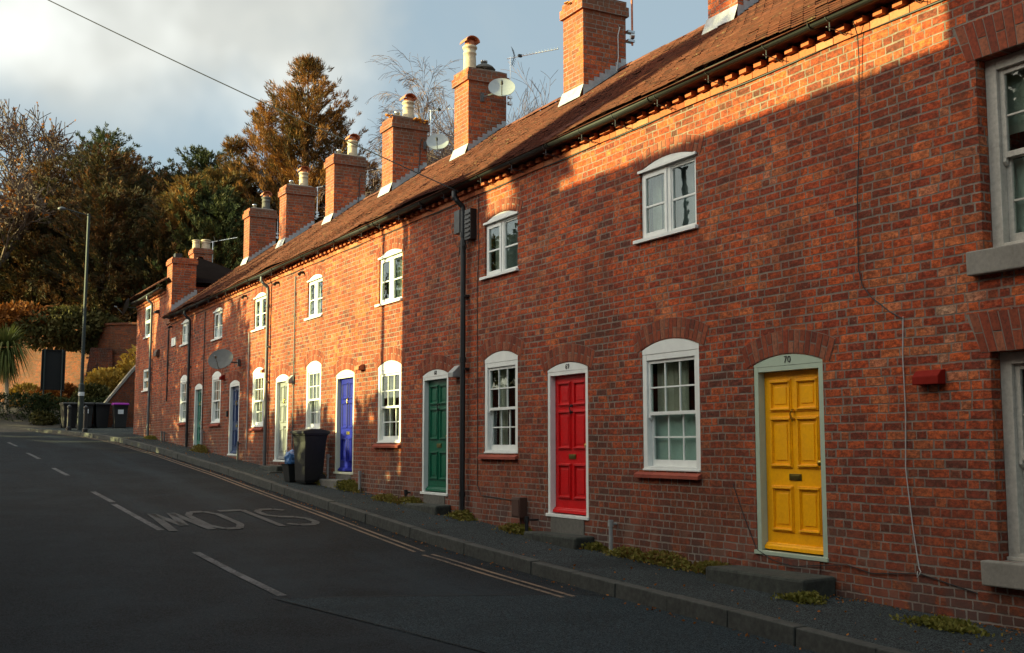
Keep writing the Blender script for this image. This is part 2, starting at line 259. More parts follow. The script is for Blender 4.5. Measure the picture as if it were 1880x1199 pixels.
# ------------------------------------------------------------------ mesh helpers
class MB:
    def __init__(s): s.v = []; s.f = []
    def quad(s, a, b, c, d): n = len(s.v); s.v += [tuple(a), tuple(b), tuple(c), tuple(d)]; s.f.append((n, n + 1, n + 2, n + 3)); return s
    def poly(s, pts): n = len(s.v); s.v += [tuple(p) for p in pts]; s.f.append(tuple(range(n, n + len(pts)))); return s
    def box(s, x0, x1, y0, y1, z0, z1, jit=0):
        n = len(s.v)
        for z in (z0, z1):
            for x, y in ((x0, y0), (x1, y0), (x1, y1), (x0, y1)):
                s.v.append((x + random.uniform(-jit, jit), y + random.uniform(-jit, jit), z + random.uniform(-jit, jit)))
        for q in ((0, 3, 2, 1), (4, 5, 6, 7), (0, 1, 5, 4), (1, 2, 6, 5), (2, 3, 7, 6), (3, 0, 4, 7)): s.f.append(tuple(n + i for i in q))
        return s
    def fb(s, y0, y1, z0, z1, d0, d1, X=7.9): return s.box(X - max(d0, d1), X - min(d0, d1), y0, y1, z0, z1)   # box on the facade, d = out of the wall
    def prism(s, prof, axis, a0, a1):
        """extrude closed 2-D profile along axis ('x','y','z') between a0 and a1"""
        def P(p, a): return {'x': (a, p[0], p[1]), 'y': (p[0], a, p[1]), 'z': (p[0], p[1], a)}[axis]
        n = len(s.v); k = len(prof)
        s.v += [P(p, a0) for p in prof] + [P(p, a1) for p in prof]
        s.f.append(tuple(n + i for i in range(k))[::-1]); s.f.append(tuple(n + k + i for i in range(k)))
        for i in range(k): j = (i + 1) % k; s.f.append((n + i, n + j, n + k + j, n + k + i))
        return s
    def tube(s, pts, r, sides=6, cap=True):
        pts = [Vector(p) for p in pts]; rs = r if isinstance(r, (list, tuple)) else [r] * len(pts); n = len(s.v); k = sides
        for i, p in enumerate(pts):
            a = pts[max(0, i - 1)]; b = pts[min(len(pts) - 1, i + 1)]; dd = (b - a)
            if dd.length < 1e-9: dd = Vector((0, 0, 1))
            dd.normalize(); up = Vector((0, 0, 1)) if abs(dd.z) < .9 else Vector((1, 0, 0)); e1 = dd.cross(up).normalized(); e2 = dd.cross(e1)
            for j in range(k): an = 2 * math.pi * j / k; s.v.append(tuple(p + (e1 * math.cos(an) + e2 * math.sin(an)) * rs[i]))
        for i in range(len(pts) - 1):
            for j in range(k): q = (j + 1) % k; s.f.append((n + i * k + j, n + i * k + q, n + (i + 1) * k + q, n + (i + 1) * k + j))
        if cap: s.f.append(tuple(n + j for j in range(k))[::-1]); s.f.append(tuple(n + (len(pts) - 1) * k + j for j in range(k)))
        return s
    def lathe(s, c, prof, sides=16):
        n = len(s.v); k = sides
        for r, z in prof:
            for j in range(k): a = 2 * math.pi * j / k; s.v.append((c[0] + r * math.cos(a), c[1] + r * math.sin(a), c[2] + z))
        for i in range(len(prof) - 1):
            for j in range(k): q = (j + 1) % k; s.f.append((n + i * k + j, n + i * k + q, n + (i + 1) * k + q, n + (i + 1) * k + j))
        s.f.append(tuple(n + j for j in range(k))[::-1]); s.f.append(tuple(n + (len(prof) - 1) * k + j for j in range(k))); return s
    def build(s, name, material, parent=None, bevel=0, smooth=False, base=None):
        off = Vector(base) if base is not None else Vector((0, 0, 0))
        if parent is not None: off = Vector(parent['_w'])
        me = bpy.data.meshes.new(name); me.from_pydata([tuple(Vector(v) - off) for v in s.v], [], s.f); me.update()
        if smooth: me.polygons.foreach_set('use_smooth', [True] * len(me.polygons))
        me.materials.append(material)
        o = bpy.data.objects.new(name, me); C.objects.link(o)
        o['_w'] = tuple(off)
        if parent is not None: o.parent = parent
        elif base is not None: o.location = off
        if bevel:
            b = o.modifiers.new('bevel', 'BEVEL'); b.width = bevel; b.segments = 2; b.limit_method = 'ANGLE'; b.angle_limit = R(40)
        return o
def tag(o, label=None, cat=None, group=None, kind=None):
    for k, v in (('label', label), ('category', cat), ('group', group), ('kind', kind)):
        if v: o[k] = v
    return o
def thing(name, label, cat, loc, group=None):
    o = bpy.data.objects.new(name, None); C.objects.link(o); o.location = loc; o['_w'] = tuple(loc); o.empty_display_size = .2
    return tag(o, label, cat, group)
def rnd(a, b): return random.uniform(a, b)
def lerp(x, xs, ys):
    if x <= xs[0]: return ys[0]
    for i in range(1, len(xs)):
        if x <= xs[i]: f = (x - xs[i - 1]) / (xs[i] - xs[i - 1]); return ys[i - 1] + f * (ys[i] - ys[i - 1])
    return ys[-1]
W = 7.9
YS = [-60, 0, 4, 6, 8.2, 10, 11.7, 12.5, 13.7, 15.9, 20, 23.5, 25.8, 33.8, 42.6, 60, 90, 140]
ZS = [-1.4, .02, .10, .15, .205, .25, .30, .335, .38, .50, .735, .94, 1.08, 1.54, 2.02, 2.75, 3.6, 4]
def zw(y): return lerp(y, YS, ZS)
def gp(x, y): return zw(y) - .025 * (W - x)            # pavement level
def gr(x, y): return zw(y) - .155 - .012 * (W - x)     # road level
def kx(y): return lerp(y, [4, 8, 12, 18, 26, 33, 38], [6.32, 6.52, 6.62, 6.72, 6.92, 7.0, 6.95])

# ------------------------------------------------------------------ ground, road, pavement, kerbs, markings
RK = [(6.1, -30), (6.1, -5), (6.25, 2)] + [(kx(y), y) for y in range(4, 39)] + [(6.9, 40), (6.72, 42), (6.45, 44.5), (6.15, 47), (5.7, 49), (5.1, 51), (4.2, 53), (2.8, 55), (.8, 57), (-2, 59), (-7, 61), (-30, 66)]
LK = [(-.9, -30), (-.9, -5), (-.9, 2)] + [(-.9, y) for y in range(4, 39)] + [(-1, 40), (-1.3, 41.5), (-1.8, 43), (-2.5, 44.5), (-3.4, 46), (-4.5, 47.2), (-5.8, 48.3), (-7.3, 49.3), (-9, 50.2), (-11, 51), (-16, 52.5), (-34, 57)]
b = MB(); NX = 8
for i in range(len(RK)):
    (xr, yr), (xl, yl) = RK[i], LK[i]
    for j in range(NX + 1):
        f = j / NX; x = xl + (xr - xl) * f; y = yl + (yr - yl) * f; b.v.append((x, y, gr(x, y)))
for i in range(len(RK) - 1):
    for j in range(NX): a = i * (NX + 1) + j; b.f.append((a, a + 1, a + NX + 2, a + NX + 1))
tag(b.build('road', ASPH, smooth=True), kind='structure')
b = MB()                                                # pavement on the houses' side
for i in range(len(RK) - 1):
    (x0, y0), (x1, y1) = RK[i], RK[i + 1]
    if y0 >= 58: break
    far = lambda y: 7.97 if y < 42.7 else 7.97 + (y - 42.7) * .5
    for f0, f1 in ((0, .5), (.5, 1)):
        q = []
        for (x, y), f in (((x0 + .14, y0), f0), ((x0 + .14, y0), f1), ((x1 + .14, y1), f1), ((x1 + .14, y1), f0)):
            X = x + (far(y) - x) * f; q.append((X, y, gp(X, y)))
        b.quad(*q)
tag(b.build('pavement', PAVE), kind='structure')
b = MB()
for i in range(len(LK) - 1):
    (x0, y0), (x1, y1) = LK[i], LK[i + 1]
    if i < 42: b.quad((x0 - 1.8, y0, gr(x0, y0) + .12), (x0 - .13, y0, gr(x0, y0) + .12), (x1 - .13, y1, gr(x1, y1) + .12), (x1 - 1.8, y1, gr(x1, y1) + .12))
tag(b.build('pavement_opposite', PAVE), kind='structure')
def kerb(line, name, side):
    random.seed(5); b = MB(); pts = [Vector((x, y)) for x, y in line]; seg = []; acc = 0
    for a, c in zip(pts, pts[1:]): seg.append((acc, a, c)); acc += (c - a).length
    def at(s):
        for s0, a, c in seg:
            L = (c - a).length
            if s <= s0 + L: return a + (c - a) * ((s - s0) / L), (c - a).normalized()
        return seg[-1][2], (seg[-1][2] - seg[-1][1]).normalized()
    s = 20.0
    while s < acc - 1:
        ln = .9 + rnd(-.02, .02); p, dd = at(s); q, _ = at(s + ln - .012); nn = Vector((dd.y, -dd.x)) * side; h = rnd(-.006, .006); o = rnd(-.008, .008)
        n = len(b.v)
        for pt in (p, q):
            for off, top in ((o, 0), (o + .012, 1), (.14, 1), (.14, 0)):
                X = pt + nn * off; z = gp(W - 1.3, pt.y) + h if side > 0 else gr(pt.x, pt.y) + .125 + h
                if side > 0: z = gp(X.x, X.y) + .004 + h
                b.v.append((X.x, X.y, z if top else z - .25))
        b.f += [(n, n + 4, n + 5, n + 1), (n + 1, n + 5, n + 6, n + 2), (n + 2, n + 6, n + 7, n + 3), (n, n + 1, n + 2, n + 3), (n + 4, n + 7, n + 6, n + 5)]
        s += ln
    return tag(b.build(name, KERB, bevel=.008), kind='structure')
kerb(RK, 'kerb', 1); kerb(LK, 'kerb_opposite', -1)
def ribbon(name, path, w, m, lift=.006):
    b = MB(); pts = [Vector(p) for p in path]
    for i, (a, c) in enumerate(zip(pts, pts[1:])):
        def off(k):
            dd = (pts[min(k + 1, len(pts) - 1)] - pts[max(k - 1, 0)]).normalized(); return Vector((dd.y, -dd.x)) * w / 2
        b.quad(*[(p.x, p.y, gr(p.x, p.y) + lift) for p in (a - off(i), a + off(i), c + off(i + 1), c - off(i + 1))])
    return tag(b.build(name, m), kind='structure')
random.seed(12); b = MB()
for _ in range(2600):
    y = 5.5 + 36 * random.random() ** 1.4; x = kx(min(y, 38)) - abs(random.gauss(0, .07)) - .01; s_ = rnd(.006, .018); z = gr(x, y) + .002; b.v += [(x, y, z), (x + s_, y + s_ * .3, z), (x + s_ * .4, y + s_, z), (x + s_ * .5, y + s_ * .4, z + s_ * .6)]; n = len(b.v) - 4; b.f += [(n, n + 1, n + 3), (n + 1, n + 2, n + 3), (n + 2, n, n + 3)]
tag(b.build('gutter_grit', GRIT), 'fine grit and small stones lying along the kerb channel', 'grit', kind='stuff')
yl = []
for y in range(9, 39): yl.append((lerp(y, [9, 10.4, 13.8, 18, 26, 33, 40], [6.1, 6.15, 6.22, 6.40, 6.64, 6.74, 6.7]), y))
yl = yl[:1] + yl[1:] + [(6.62, 41), (6.35, 44), (6.0, 46.5), (5.5, 48.6)]
g1 = [(x, max(y, 9.9)) for x, y in yl if y >= 9]; n1 = [p for p in yl if 10 <= p[1] <= 13] + [(6.20, 13.55)]; n2 = [(6.22, 13.85)] + [p for p in yl if p[1] >= 14]
for dx in (-.05, .08):
    ribbon('yellow_line', [(x + dx, y) for x, y in n1], .052, YLINE); ribbon('yellow_line', [(x + dx, y) for x, y in n2], .052, YLINE)
for y0, y1 in ((3.6, 7.4), (11.4, 14.9), (17.2, 20.9), (21.2, 23.2), (26.9, 29.1), (32.3, 34.8), (38.2, 40.5)):
    ribbon('centre_line', [(3.62, y0), (3.60, (y0 + y1) / 2), (3.58, y1)], .10, WLINE)
# SLOW, read by traffic coming down the hill
b = MB()
def stroke(pts, w=.11):
    pts = [Vector(p) for p in pts]
    for k, (a, c) in enumerate(zip(pts, pts[1:])):
        L = (c - a).length; n = max(1, int(L / .25)); dd = (c - a).normalized(); nn = Vector((abs(dd.y) * w + abs(dd.x) * 0, abs(dd.x) * w * 2.4)) / 2
        nn = Vector((dd.y * w, -dd.x * w * 2.2)) / 2
        for i in range(n):
            p = a + dd * (L * i / n); q = a + dd * (L * (i + 1) / n)
            b.quad(*[(v.x, v.y, gr(v.x, v.y) + .010) for v in (p - nn, p + nn, q + nn, q - nn)])
def letter(x0, x1, pts, w=.105):          # letter box: x1 = reader's left, y from 19.3 (foot) down to 16.9 (top)
    stroke([(x1 + (x0 - x1) * u, 19.25 - 2.25 * v) for u, v in pts], w)
letter(5.55, 6.02, [(0, .12), (.25, .02), (.75, .02), (1, .14), (1, .36), (.75, .48), (.25, .54), (0, .66), (0, .86), (.25, .98), (.75, .98), (1, .88)])
letter(4.98, 5.38, [(0, 1), (0, 0), (1, 0)]); letter(4.38, 4.86, [(0, .2), (.28, 0), (.72, 0), (1, .2), (1, .8), (.72, 1), (.28, 1), (0, .8), (0, .2)])
letter(3.76, 4.32, [(0, 1), (.22, 0), (.5, .75), (.78, 0), (1, 1)], .13)
tag(b.build('slow_marking', FAINT), kind='structure')
b = MB()
pp = [(3.49, 11.25), (6.5, 10.0), (6.45, 6), (6.3, 2), (4.4, 2), (4.3, 7.6)]
b.poly([(x, y, gr(x, y) + .004) for x, y in pp][::-1]); 
bb = MB()
for i in range(14):
    for j in range(24):
        y0, y1 = 2 + (11.25 - 2) * j / 24, 2 + (11.25 - 2) * (j + 1) / 24
        def row(y): return (lerp(y, [2, 7.6, 11.3], [4.5, 4.25, 3.49]), kx(y) - .02 if y < 9.98 else lerp(y, [9.98, 11.3], [kx(9.98) - .02, 3.5]))
        q = []
        for y, i_ in ((y0, i), (y0, i + 1), (y1, i + 1), (y1, i)):
            l, r_ = row(y); x = l + (r_ - l) * i_ / 14; q.append((x, y, gr(x, y) + .004))
        bb.quad(*q)
tag(bb.build('road_patch', ASPH2), kind='structure')
ribbon('road_seam', [(3.45, 11.3), (5, 10.7), (6.5, 10.02)], .02, SEAM, .0085); ribbon('road_seam', [(3.48, 11.3), (3.95, 9.2), (4.25, 7.6), (4.5, 2)], .014, SEAM, .0085)

def terrain(x, y):
    z = zw(y) - .32 - .012 * (W - x)
    if y > 49:                                    # bank behind the hedge, then the hill above the retaining wall
        f = min(1, (y - 49) / 9) * min(1, max(0, (x + 6 - max(0, (58 - y)) * .3) / 6)); z += 1.3 * f
    if x > 14 and y <= 60.9: z += min(1, (x - 14) / 14) * 1.5
    return z
b = MB(); GX = [-400, -200, -100, -60, -40, -25, -12, -8, -4, -1, 2, 4, 6, 8.3, 10, 12, 14, 18, 24, 32, 45, 70, 120, 250, 500]; GY = [-300, -120, -60, -30, -10, 0, 10, 20, 30, 40, 45, 49, 51, 53, 55, 57, 59, 60.9, 61, 64, 70, 80, 100, 150, 300, 800]
for y in GY:
    for x in GX: b.v.append((x, y, terrain(x, y)))
n = len(GX)
for j in range(len(GY) - 1):
    for i in range(n - 1): b.f.append((j * n + i, j * n + i + 1, (j + 1) * n + i + 1, (j + 1) * n + i))
tag(b.build('ground', SOIL), kind='structure')

# ------------------------------------------------------------------ facade pieces
def arc(y0, y1, spring, rise, n=12, off=0.0):
    """points of a segmental arch from y0 to y1, pushed outwards by off"""
    wv = (y1 - y0) / 2; Rr = (wv * wv + rise * rise) / (2 * rise); zc = spring + rise - Rr; yc = (y0 + y1) / 2; a = math.asin(wv / Rr)
    return [(yc + (Rr + off) * math.sin(-a + 2 * a * i / n), zc + (Rr + off) * math.cos(-a + 2 * a * i / n)) for i in range(n + 1)]
def front_wall(b, y0, y1, z0, z1, holes, X=W, depth=.14):
    loops = [[(y0, z0), (y1, z0), (y1, z1), (y0, z1)]] + holes
    flat = [Vector((p[0], p[1], 0)) for l in loops for p in l]
    tris = geometry.tessellate_polygon([[Vector((p[0], p[1], 0)) for p in l] for l in loops])
    n = len(b.v); b.v += [(X, v.x, v.y) for v in flat]
    for t3 in tris:
        a, c, e = (flat[i] for i in t3); s = (c - a).cross(e - a).z
        if abs(s) < 1e-9: continue
        b.f.append(tuple(n + i for i in (t3 if s < 0 else t3[::-1])))
    for l in holes:
        for (a, c) in zip(l, l[1:] + l[:1]): b.quad((X, a[0], a[1]), (X, c[0], c[1]), (X + depth, c[0], c[1]), (X + depth, a[0], a[1]))
def brick_arch(parent, y0, y1, spring, rise, ring=.23, X=W, clipz=None):
    random.seed(int(y0 * 100)); ext = .03; A = arc(y0, y1, spring, rise, 2); wv = (y1 - y0) / 2; Rr = (wv * wv + rise * rise) / (2 * rise); zc = spring + rise - Rr; yc = (y0 + y1) / 2; a = math.asin(wv / Rr) + .10 / Rr
    n = max(8, round(2 * a * (Rr + ring / 2) / .078)); b = MB(); m = MB()
    def P(r, t, d): return (X - d, yc + r * math.sin(t), zc + r * math.cos(t))
    m_in, m_out = Rr + .006, Rr + ring
    for i in range(n):
        t0 = -a + 2 * a * i / n; t1 = -a + 2 * a * (i + 1) / n; g = .0055 / Rr
        m.quad(P(m_in, t0, .002), P(m_in, t1, .002), P(m_out, t1, .002), P(m_out, t0, .002))
        cuts = [(m_in, m_out)] if (i % 2 == 0 or ring < .15) else [(m_in, (m_in + m_out) / 2 - .004), ((m_in + m_out) / 2 + .004, m_out)]
        for r0, r1 in cuts:
            if ring > .2 and len(cuts) == 1 and random.random() < .35: pass
            u0, u1 = t0 + g, t1 - g; j = rnd(-.003, .003); pr = .005 + rnd(0, .003); k = len(b.v)
            b.v += [P(r0 + .003, u0, 0), P(r0 + .003, u1, 0), P(r1 - .004 + j, u1, 0), P(r1 - .004 + j, u0, 0), P(r0 + .003, u0, pr), P(r0 + .003, u1, pr), P(r1 - .004 + j, u1, pr), P(r1 - .004 + j, u0, pr)]
            for q in ((4, 5, 6, 7), (0, 1, 5, 4), (1, 2, 6, 5), (2, 3, 7, 6), (3, 0, 4, 7)): b.f.append(tuple(k + i_ for i_ in q))
    o = b.build('brick_arch', VOUS, parent); m.build('mortar_bed', MORT, o)
def hole(y0, y1, z0, spring, rise): return [(y0, z0)] + arc(y0, y1, spring, rise) + [(y1, z0)]
def head_board(b, y0, y1, z0, spring, rise, d0, d1, g=.004):
    A = arc(y0 + g, y1 - g, spring - g, rise, 12); prof = [(y0 + g, z0)] + A + [(y1 - g, z0)]
    n = len(b.v); k = len(prof)
    for d in (d0, d1): b.v += [(W - d, p[0], p[1]) for p in prof]
    b.f.append(tuple(n + k + i for i in range(k)))
    for i in range(k): j = (i + 1) % k; b.f.append((n + i, n + j, n + k + j, n + k + i))
def curtains(parent, y0, y1, z0, z1, m, depth, spans, name='curtain'):
    b = MB()
    for s0, s1 in spans:
        N = max(6, int((s1 - s0) * 60)); last = None; ph = rnd(0, 6)
        for i in range(N + 1):
            y = y0 + (y1 - y0) * (s0 + (s1 - s0) * i / N); d = -depth + .02 * math.sin(i * 1.15 + ph) + .008 * math.sin(i * 2.7)
            if last: b.quad((W - last[1], last[0], z0), (W - d, y, z0), (W - d, y, z1), (W - last[1], last[0], z1))
            last = (y, d)
    b.build(name, m, parent, smooth=True)
def sash_window(h, y0, y1, z0, spring, rise, mwhite=WHITE, kind=0, sill=True):
    """box sash, three by two panes in each sash"""
    top = spring - .06; f = MB(); fw = .085
    f.fb(y0 + .004, y0 + fw, z0, top, -.10, -.006); f.fb(y1 - fw, y1 - .004, z0, top, -.10, -.006); f.fb(y0 + fw, y1 - fw, top - .07, top, -.10, -.008); f.fb(y0 + fw, y1 - fw, z0, z0 + .05, -.10, -.004)
    f.fb(y0 + .004, y1 - .004, z0 + .0, z0 + .022, -.004, .012)
    win = f.build('window', mwhite, h, bevel=.003)
    hb = MB(); head_board(hb, y0, y1, top + .003, spring, rise, -.10, -.003); hb.build('head_board', mwhite, win)
    a, c = y0 + fw, y1 - fw; zm = z0 + .05 + (top - .07 - z0 - .05) * .495
    def sash(z_0, z_1, d, name, bot, tp, horn=False):
        s = MB(); st = .04
        s.fb(a, a + st, z_0, z_1, d - .035, d); s.fb(c - st, c, z_0, z_1, d - .035, d); s.fb(a + st, c - st, z_0, z_0 + bot, d - .035, d - .001); s.fb(a + st, c - st, z_1 - tp, z_1, d - .035, d - .001)
        for i in (1, 2): yy = a + st + (c - a - 2 * st) * i / 3; s.fb(yy - .009, yy + .009, z_0 + bot, z_1 - tp, d - .03, d - .006)
        zz = (z_0 + bot + z_1 - tp) / 2; s.fb(a + st, c - st, zz - .009, zz + .009, d - .028, d - .007)
        if horn:
            for yy in (a + .003, c - .033): s.prism([(W - d, z_0 + .005), (W - d - .004, z_0 - .03), (W - d + .02, z_0 - .06), (W - d + .034, z_0 - .03), (W - d + .034, z_0 + .005)], 'y', yy, yy + .03)
        o = s.build(name, mwhite, win, bevel=.002)
        MB().fb(a + .02, c - .02, z_0 + .02, z_1 - .02, d - .022, d - .018).build('pane', GLASS, win); return o
    sash(zm - .02, top - .07, -.030, 'upper_sash', .04, .04, True); sash(z0 + .05, zm + .02, -.070, 'lower_sash', .075, .035)
    bt, tp = z0 + .03, top - .05
    if kind == 0: curtains(win, a, c, zm, tp, CURT, .17, [(.0, .22), (.35, 1)]); MB().fb(a - .05, c + .05, bt, zm + .02, -.145, -.14).build('net_curtain', NET, win)
    elif kind == 1: curtains(win, a, c, bt, tp, CURT, .17, [(0, .24), (.62, .92)])
    elif kind == 2: curtains(win, a, c, bt, tp, CURT, .17, [(0, .3), (.74, 1)])
    else: MB().fb(a - .05, c + .05, zm + .2, tp, -.145, -.14).build('blind', BLIND, win); curtains(win, a, c, bt, tp, CURT, .17, [(0, .15), (.85, 1)])
    if sill:
        random.seed(3); s = MB(); n = 7
        for i in range(n):
            u0 = y0 - .01 + (y1 - y0 + .13) * i / n; u1 = y0 - .01 + (y1 - y0 + .13) * (i + 1) / n - .003; k = len(s.v)
            s.v += [(W - .002, u0, z0 - .075), (W - .002, u1, z0 - .075), (W - .002, u1, z0 - .018), (W - .002, u0, z0 - .018), (W - .055, u0, z0 - .085), (W - .055, u1, z0 - .085), (W - .055, u1, z0 - .048), (W - .055, u0, z0 - .048)]
            for q in ((4, 5, 6, 7), (3, 2, 6, 7), (0, 1, 5, 4), (0, 3, 7, 4), (1, 2, 6, 5)): s.f.append(tuple(k + i_ for i_ in q))
        s.build('tile_sill', QUARRY, win)
    return win
def casement_window(h, y0, y1, z0, spring, rise, kind=0, threelight=False):
    top = spring - .004; f = MB(); fw = .05; d = -.03
    f.fb(y0 + .004, y0 + fw, z0 + .04, top, d - .06, d); f.fb(y1 - fw, y1 - .004, z0 + .04, top, d - .06, d); f.fb(y0 + fw, y1 - fw, top - .045, top, d - .06, d - .001)
    ym = (y0 + y1) / 2
    f.fb(ym - .03, ym + .03, z0 + .04, top - .045, d - .06, d - .001)
    win = f.build('window', WHITE, h, bevel=.003)
    hb = MB(); head_board(hb, y0, y1, top + .003, spring + .004, rise, -.10, -.003); hb.fb(y0 - .02, y1 + .02, top - .016, top + .014, -.01, .022); hb.build('head_board', WHITE, win)
    MB().fb(y0 - .03, y1 + .10, z0 - .005, z0 + .038, -.08, .045).build('sill', WHITE, win, bevel=.004)
    zb, zt = z0 + .045, top - .048
    for k, (a, c) in enumerate(((y0 + fw + .002, ym - .032), (ym + .032, y1 - fw - .002))):
        s = MB(); st = .045 if k == 1 else .022; dd = d + .012 if k == 1 else d - .012
        s.fb(a, a + st, zb, zt, dd - .035, dd); s.fb(c - st, c, zb, zt, dd - .035, dd); s.fb(a + st, c - st, zb, zb + st + .015, dd - .035, dd - .001); s.fb(a + st, c - st, zt - st, zt, dd - .035, dd - .001)
        zz = (zb + zt) / 2 - .01; s.fb(a + st, c - st, zz - .012, zz + .012, dd - .03, dd - .005)
        s.build('casement', WHITE, win, bevel=.002); MB().fb(a + .015, c - .015, zb + .02, zt - .02, dd - .022, dd - .018).build('pane', GLASS, win)
    sp = {0: [(.55, .8), (.86, 1.0)], 1: [(0, .25), (.72, 1)], 2: [(0, .18), (.35, .5), (.75, 1)], 3: [(.02, .3), (.7, .98)]}[kind]
    curtains(win, y0 + fw, y1 - fw, zb, zt, CURT, .17, sp); MB().fb(y0 - .02, y1 + .02, zb - .02, zt + .02, -.225, -.22).build('net_curtain', mat('reflection_grey', (.20, .225, .22), .9, noise=.3, scale=5), win); return win  # grey sheet added behind the panes, standing in for soft reflected sky
def text_mesh(s, size, y, z, d, m, parent):
    cu = bpy.data.curves.new('number', 'FONT'); cu.body = s; cu.size = size; cu.extrude = .003; cu.align_x = 'CENTER'; cu.space_character = 1.1
    tmp = bpy.data.objects.new('tmp', cu); C.objects.link(tmp); bpy.context.view_layer.update()
    me = bpy.data.meshes.new_from_object(tmp.evaluated_get(bpy.context.evaluated_depsgraph_get())); bpy.data.objects.remove(tmp)
    me.name = 'house_number'; me.materials.clear(); me.materials.append(m)
    M = Matrix(((0, 0, -1, W - d), (-1, 0, 0, y), (0, 1, 0, z), (0, 0, 0, 1))); off = Vector(parent['_w']); me.transform(Matrix.Translation(-off) @ M)
    o = bpy.data.objects.new('house_number', me); C.objects.link(o); o.parent = parent; o['_w'] = tuple(off); return o
def door(h, y0, y1, z0, top, col, fcol, num=None, knock=BRASS, knob=BRASS, detail=True, plate=DBRASS):
    fr = MB(); fw = .065; lf = -.085
    fr.fb(y0 + .004, y0 + fw, z0 + .04, top, -.12, -.004); fr.fb(y1 - fw, y1 - .004, z0 + .04, top, -.12, -.004); fr.fb(y0 + fw, y1 - fw, top - .05, top, -.12, -.006)
    lz0, lz1 = z0 + .05, top - .052; a, c = y0 + fw + .003, y1 - fw - .003
    leaf = MB(); leaf.fb(a, c, lz0, lz1, lf - .04, lf); H = lz1 - lz0; mid = (a + c) / 2
    rows = [(.105, .36), (.46, .745), (.775, .955)] if num != 'plain' else [(.10, .40), (.47, .70), (.73, .95)]
    for r0, r1 in rows:
        for p0, p1 in ((a + .085, mid - .035), (mid + .035, c - .085)):
            q0, q1 = lz0 + H * r0, lz0 + H * r1
            # bolection moulding: ridged ring round a sunk panel with a raised field
            for k, (w0, w1, pr) in enumerate(((0, .012, .014), (.014, .030, .026), (.030, .040, .012))):
                leaf.fb(p0 + w0, p1 - w0, q1 - w1, q1 - w0, lf, lf + pr); leaf.fb(p0 + w0, p1 - w0, q0 + w0, q0 + w1, lf, lf + pr)
                leaf.fb(p0 + w0, p0 + w1, q0 + w1, q1 - w1, lf, lf + pr * .75); leaf.fb(p1 - w1, p1 - w0, q0 + w1, q1 - w1, lf, lf + pr * .75)
            leaf.fb(p0 + .07, p1 - .07, q0 + .075, q1 - .075, lf, lf + .007)
    leaf.prism([(W - lf + .001, lz0 + .075), (W - lf - .022, lz0 + .07), (W - lf - .026, lz0 + .052), (W - lf - .045, lz0 + .045), (W - lf - .048, lz0 + .008), (W - lf + .001, lz0 + .004)], 'y', a, c)
    o = leaf.build('door', col, h, bevel=.003 if detail else 0)
    fr.build('door_frame', fcol, o, bevel=.003)
    hb = MB(); head_board(hb, y0, y1, top + .003, top + .03, .085, -.10, -.003); hb.build('head_board', fcol, o)
    MB().fb(y0 - .01, y1 + .03, z0, z0 + .04, -.13, .018).build('threshold', fcol, o, bevel=.004)
    yk = mid
    k = MB(); zk = lz0 + H * .76
    k.lathe((0, 0, 0), [(.001, 0)], 3) if False else None
    k.tube([(W - lf - .004, yk, zk + .03), (W - lf - .03, yk, zk + .03)], .018, 8); k.tube([(W - lf - .03, yk, zk + .03), (W - lf - .036, yk + .022, zk), (W - lf - .03, yk + .01, zk - .045), (W - lf - .03, yk, zk - .055)], [.008, .009, .009, .012], 8); k.tube([(W - lf - .002, yk, zk - .055), (W - lf - .028, yk, zk - .055)], .016, 8); k.tube([(W - lf - .03, yk, zk - .06), (W - lf - .03, yk, zk - .085)], [.01, .005], 6)
    k.build('door_knocker', knock, o)
    zp = lz0 + H * .41; k = MB(); k.fb(yk - .085, yk + .085, zp - .032, zp + .032, lf + .001, lf + .010); k.fb(yk - .065, yk + .065, zp - .018, zp + .018, lf + .010, lf + .014); k.build('letter_plate', plate, o, bevel=.003)
    zn = lz0 + H * .49; k = MB(); k.tube([(W - lf, a + .045, zn), (W - lf - .025, a + .045, zn), (W - lf - .030, a + .045, zn), (W - lf - .055, a + .045, zn), (W - lf - .064, a + .045, zn)], [.012, .010, .026, .030, .012], 10); k.build('door_knob', knob, o, smooth=True)
    if num and num != 'plain': text_mesh(num, .095, (y0 + y1) / 2 - .01, top + .028, 0, IRON, o)
    return o

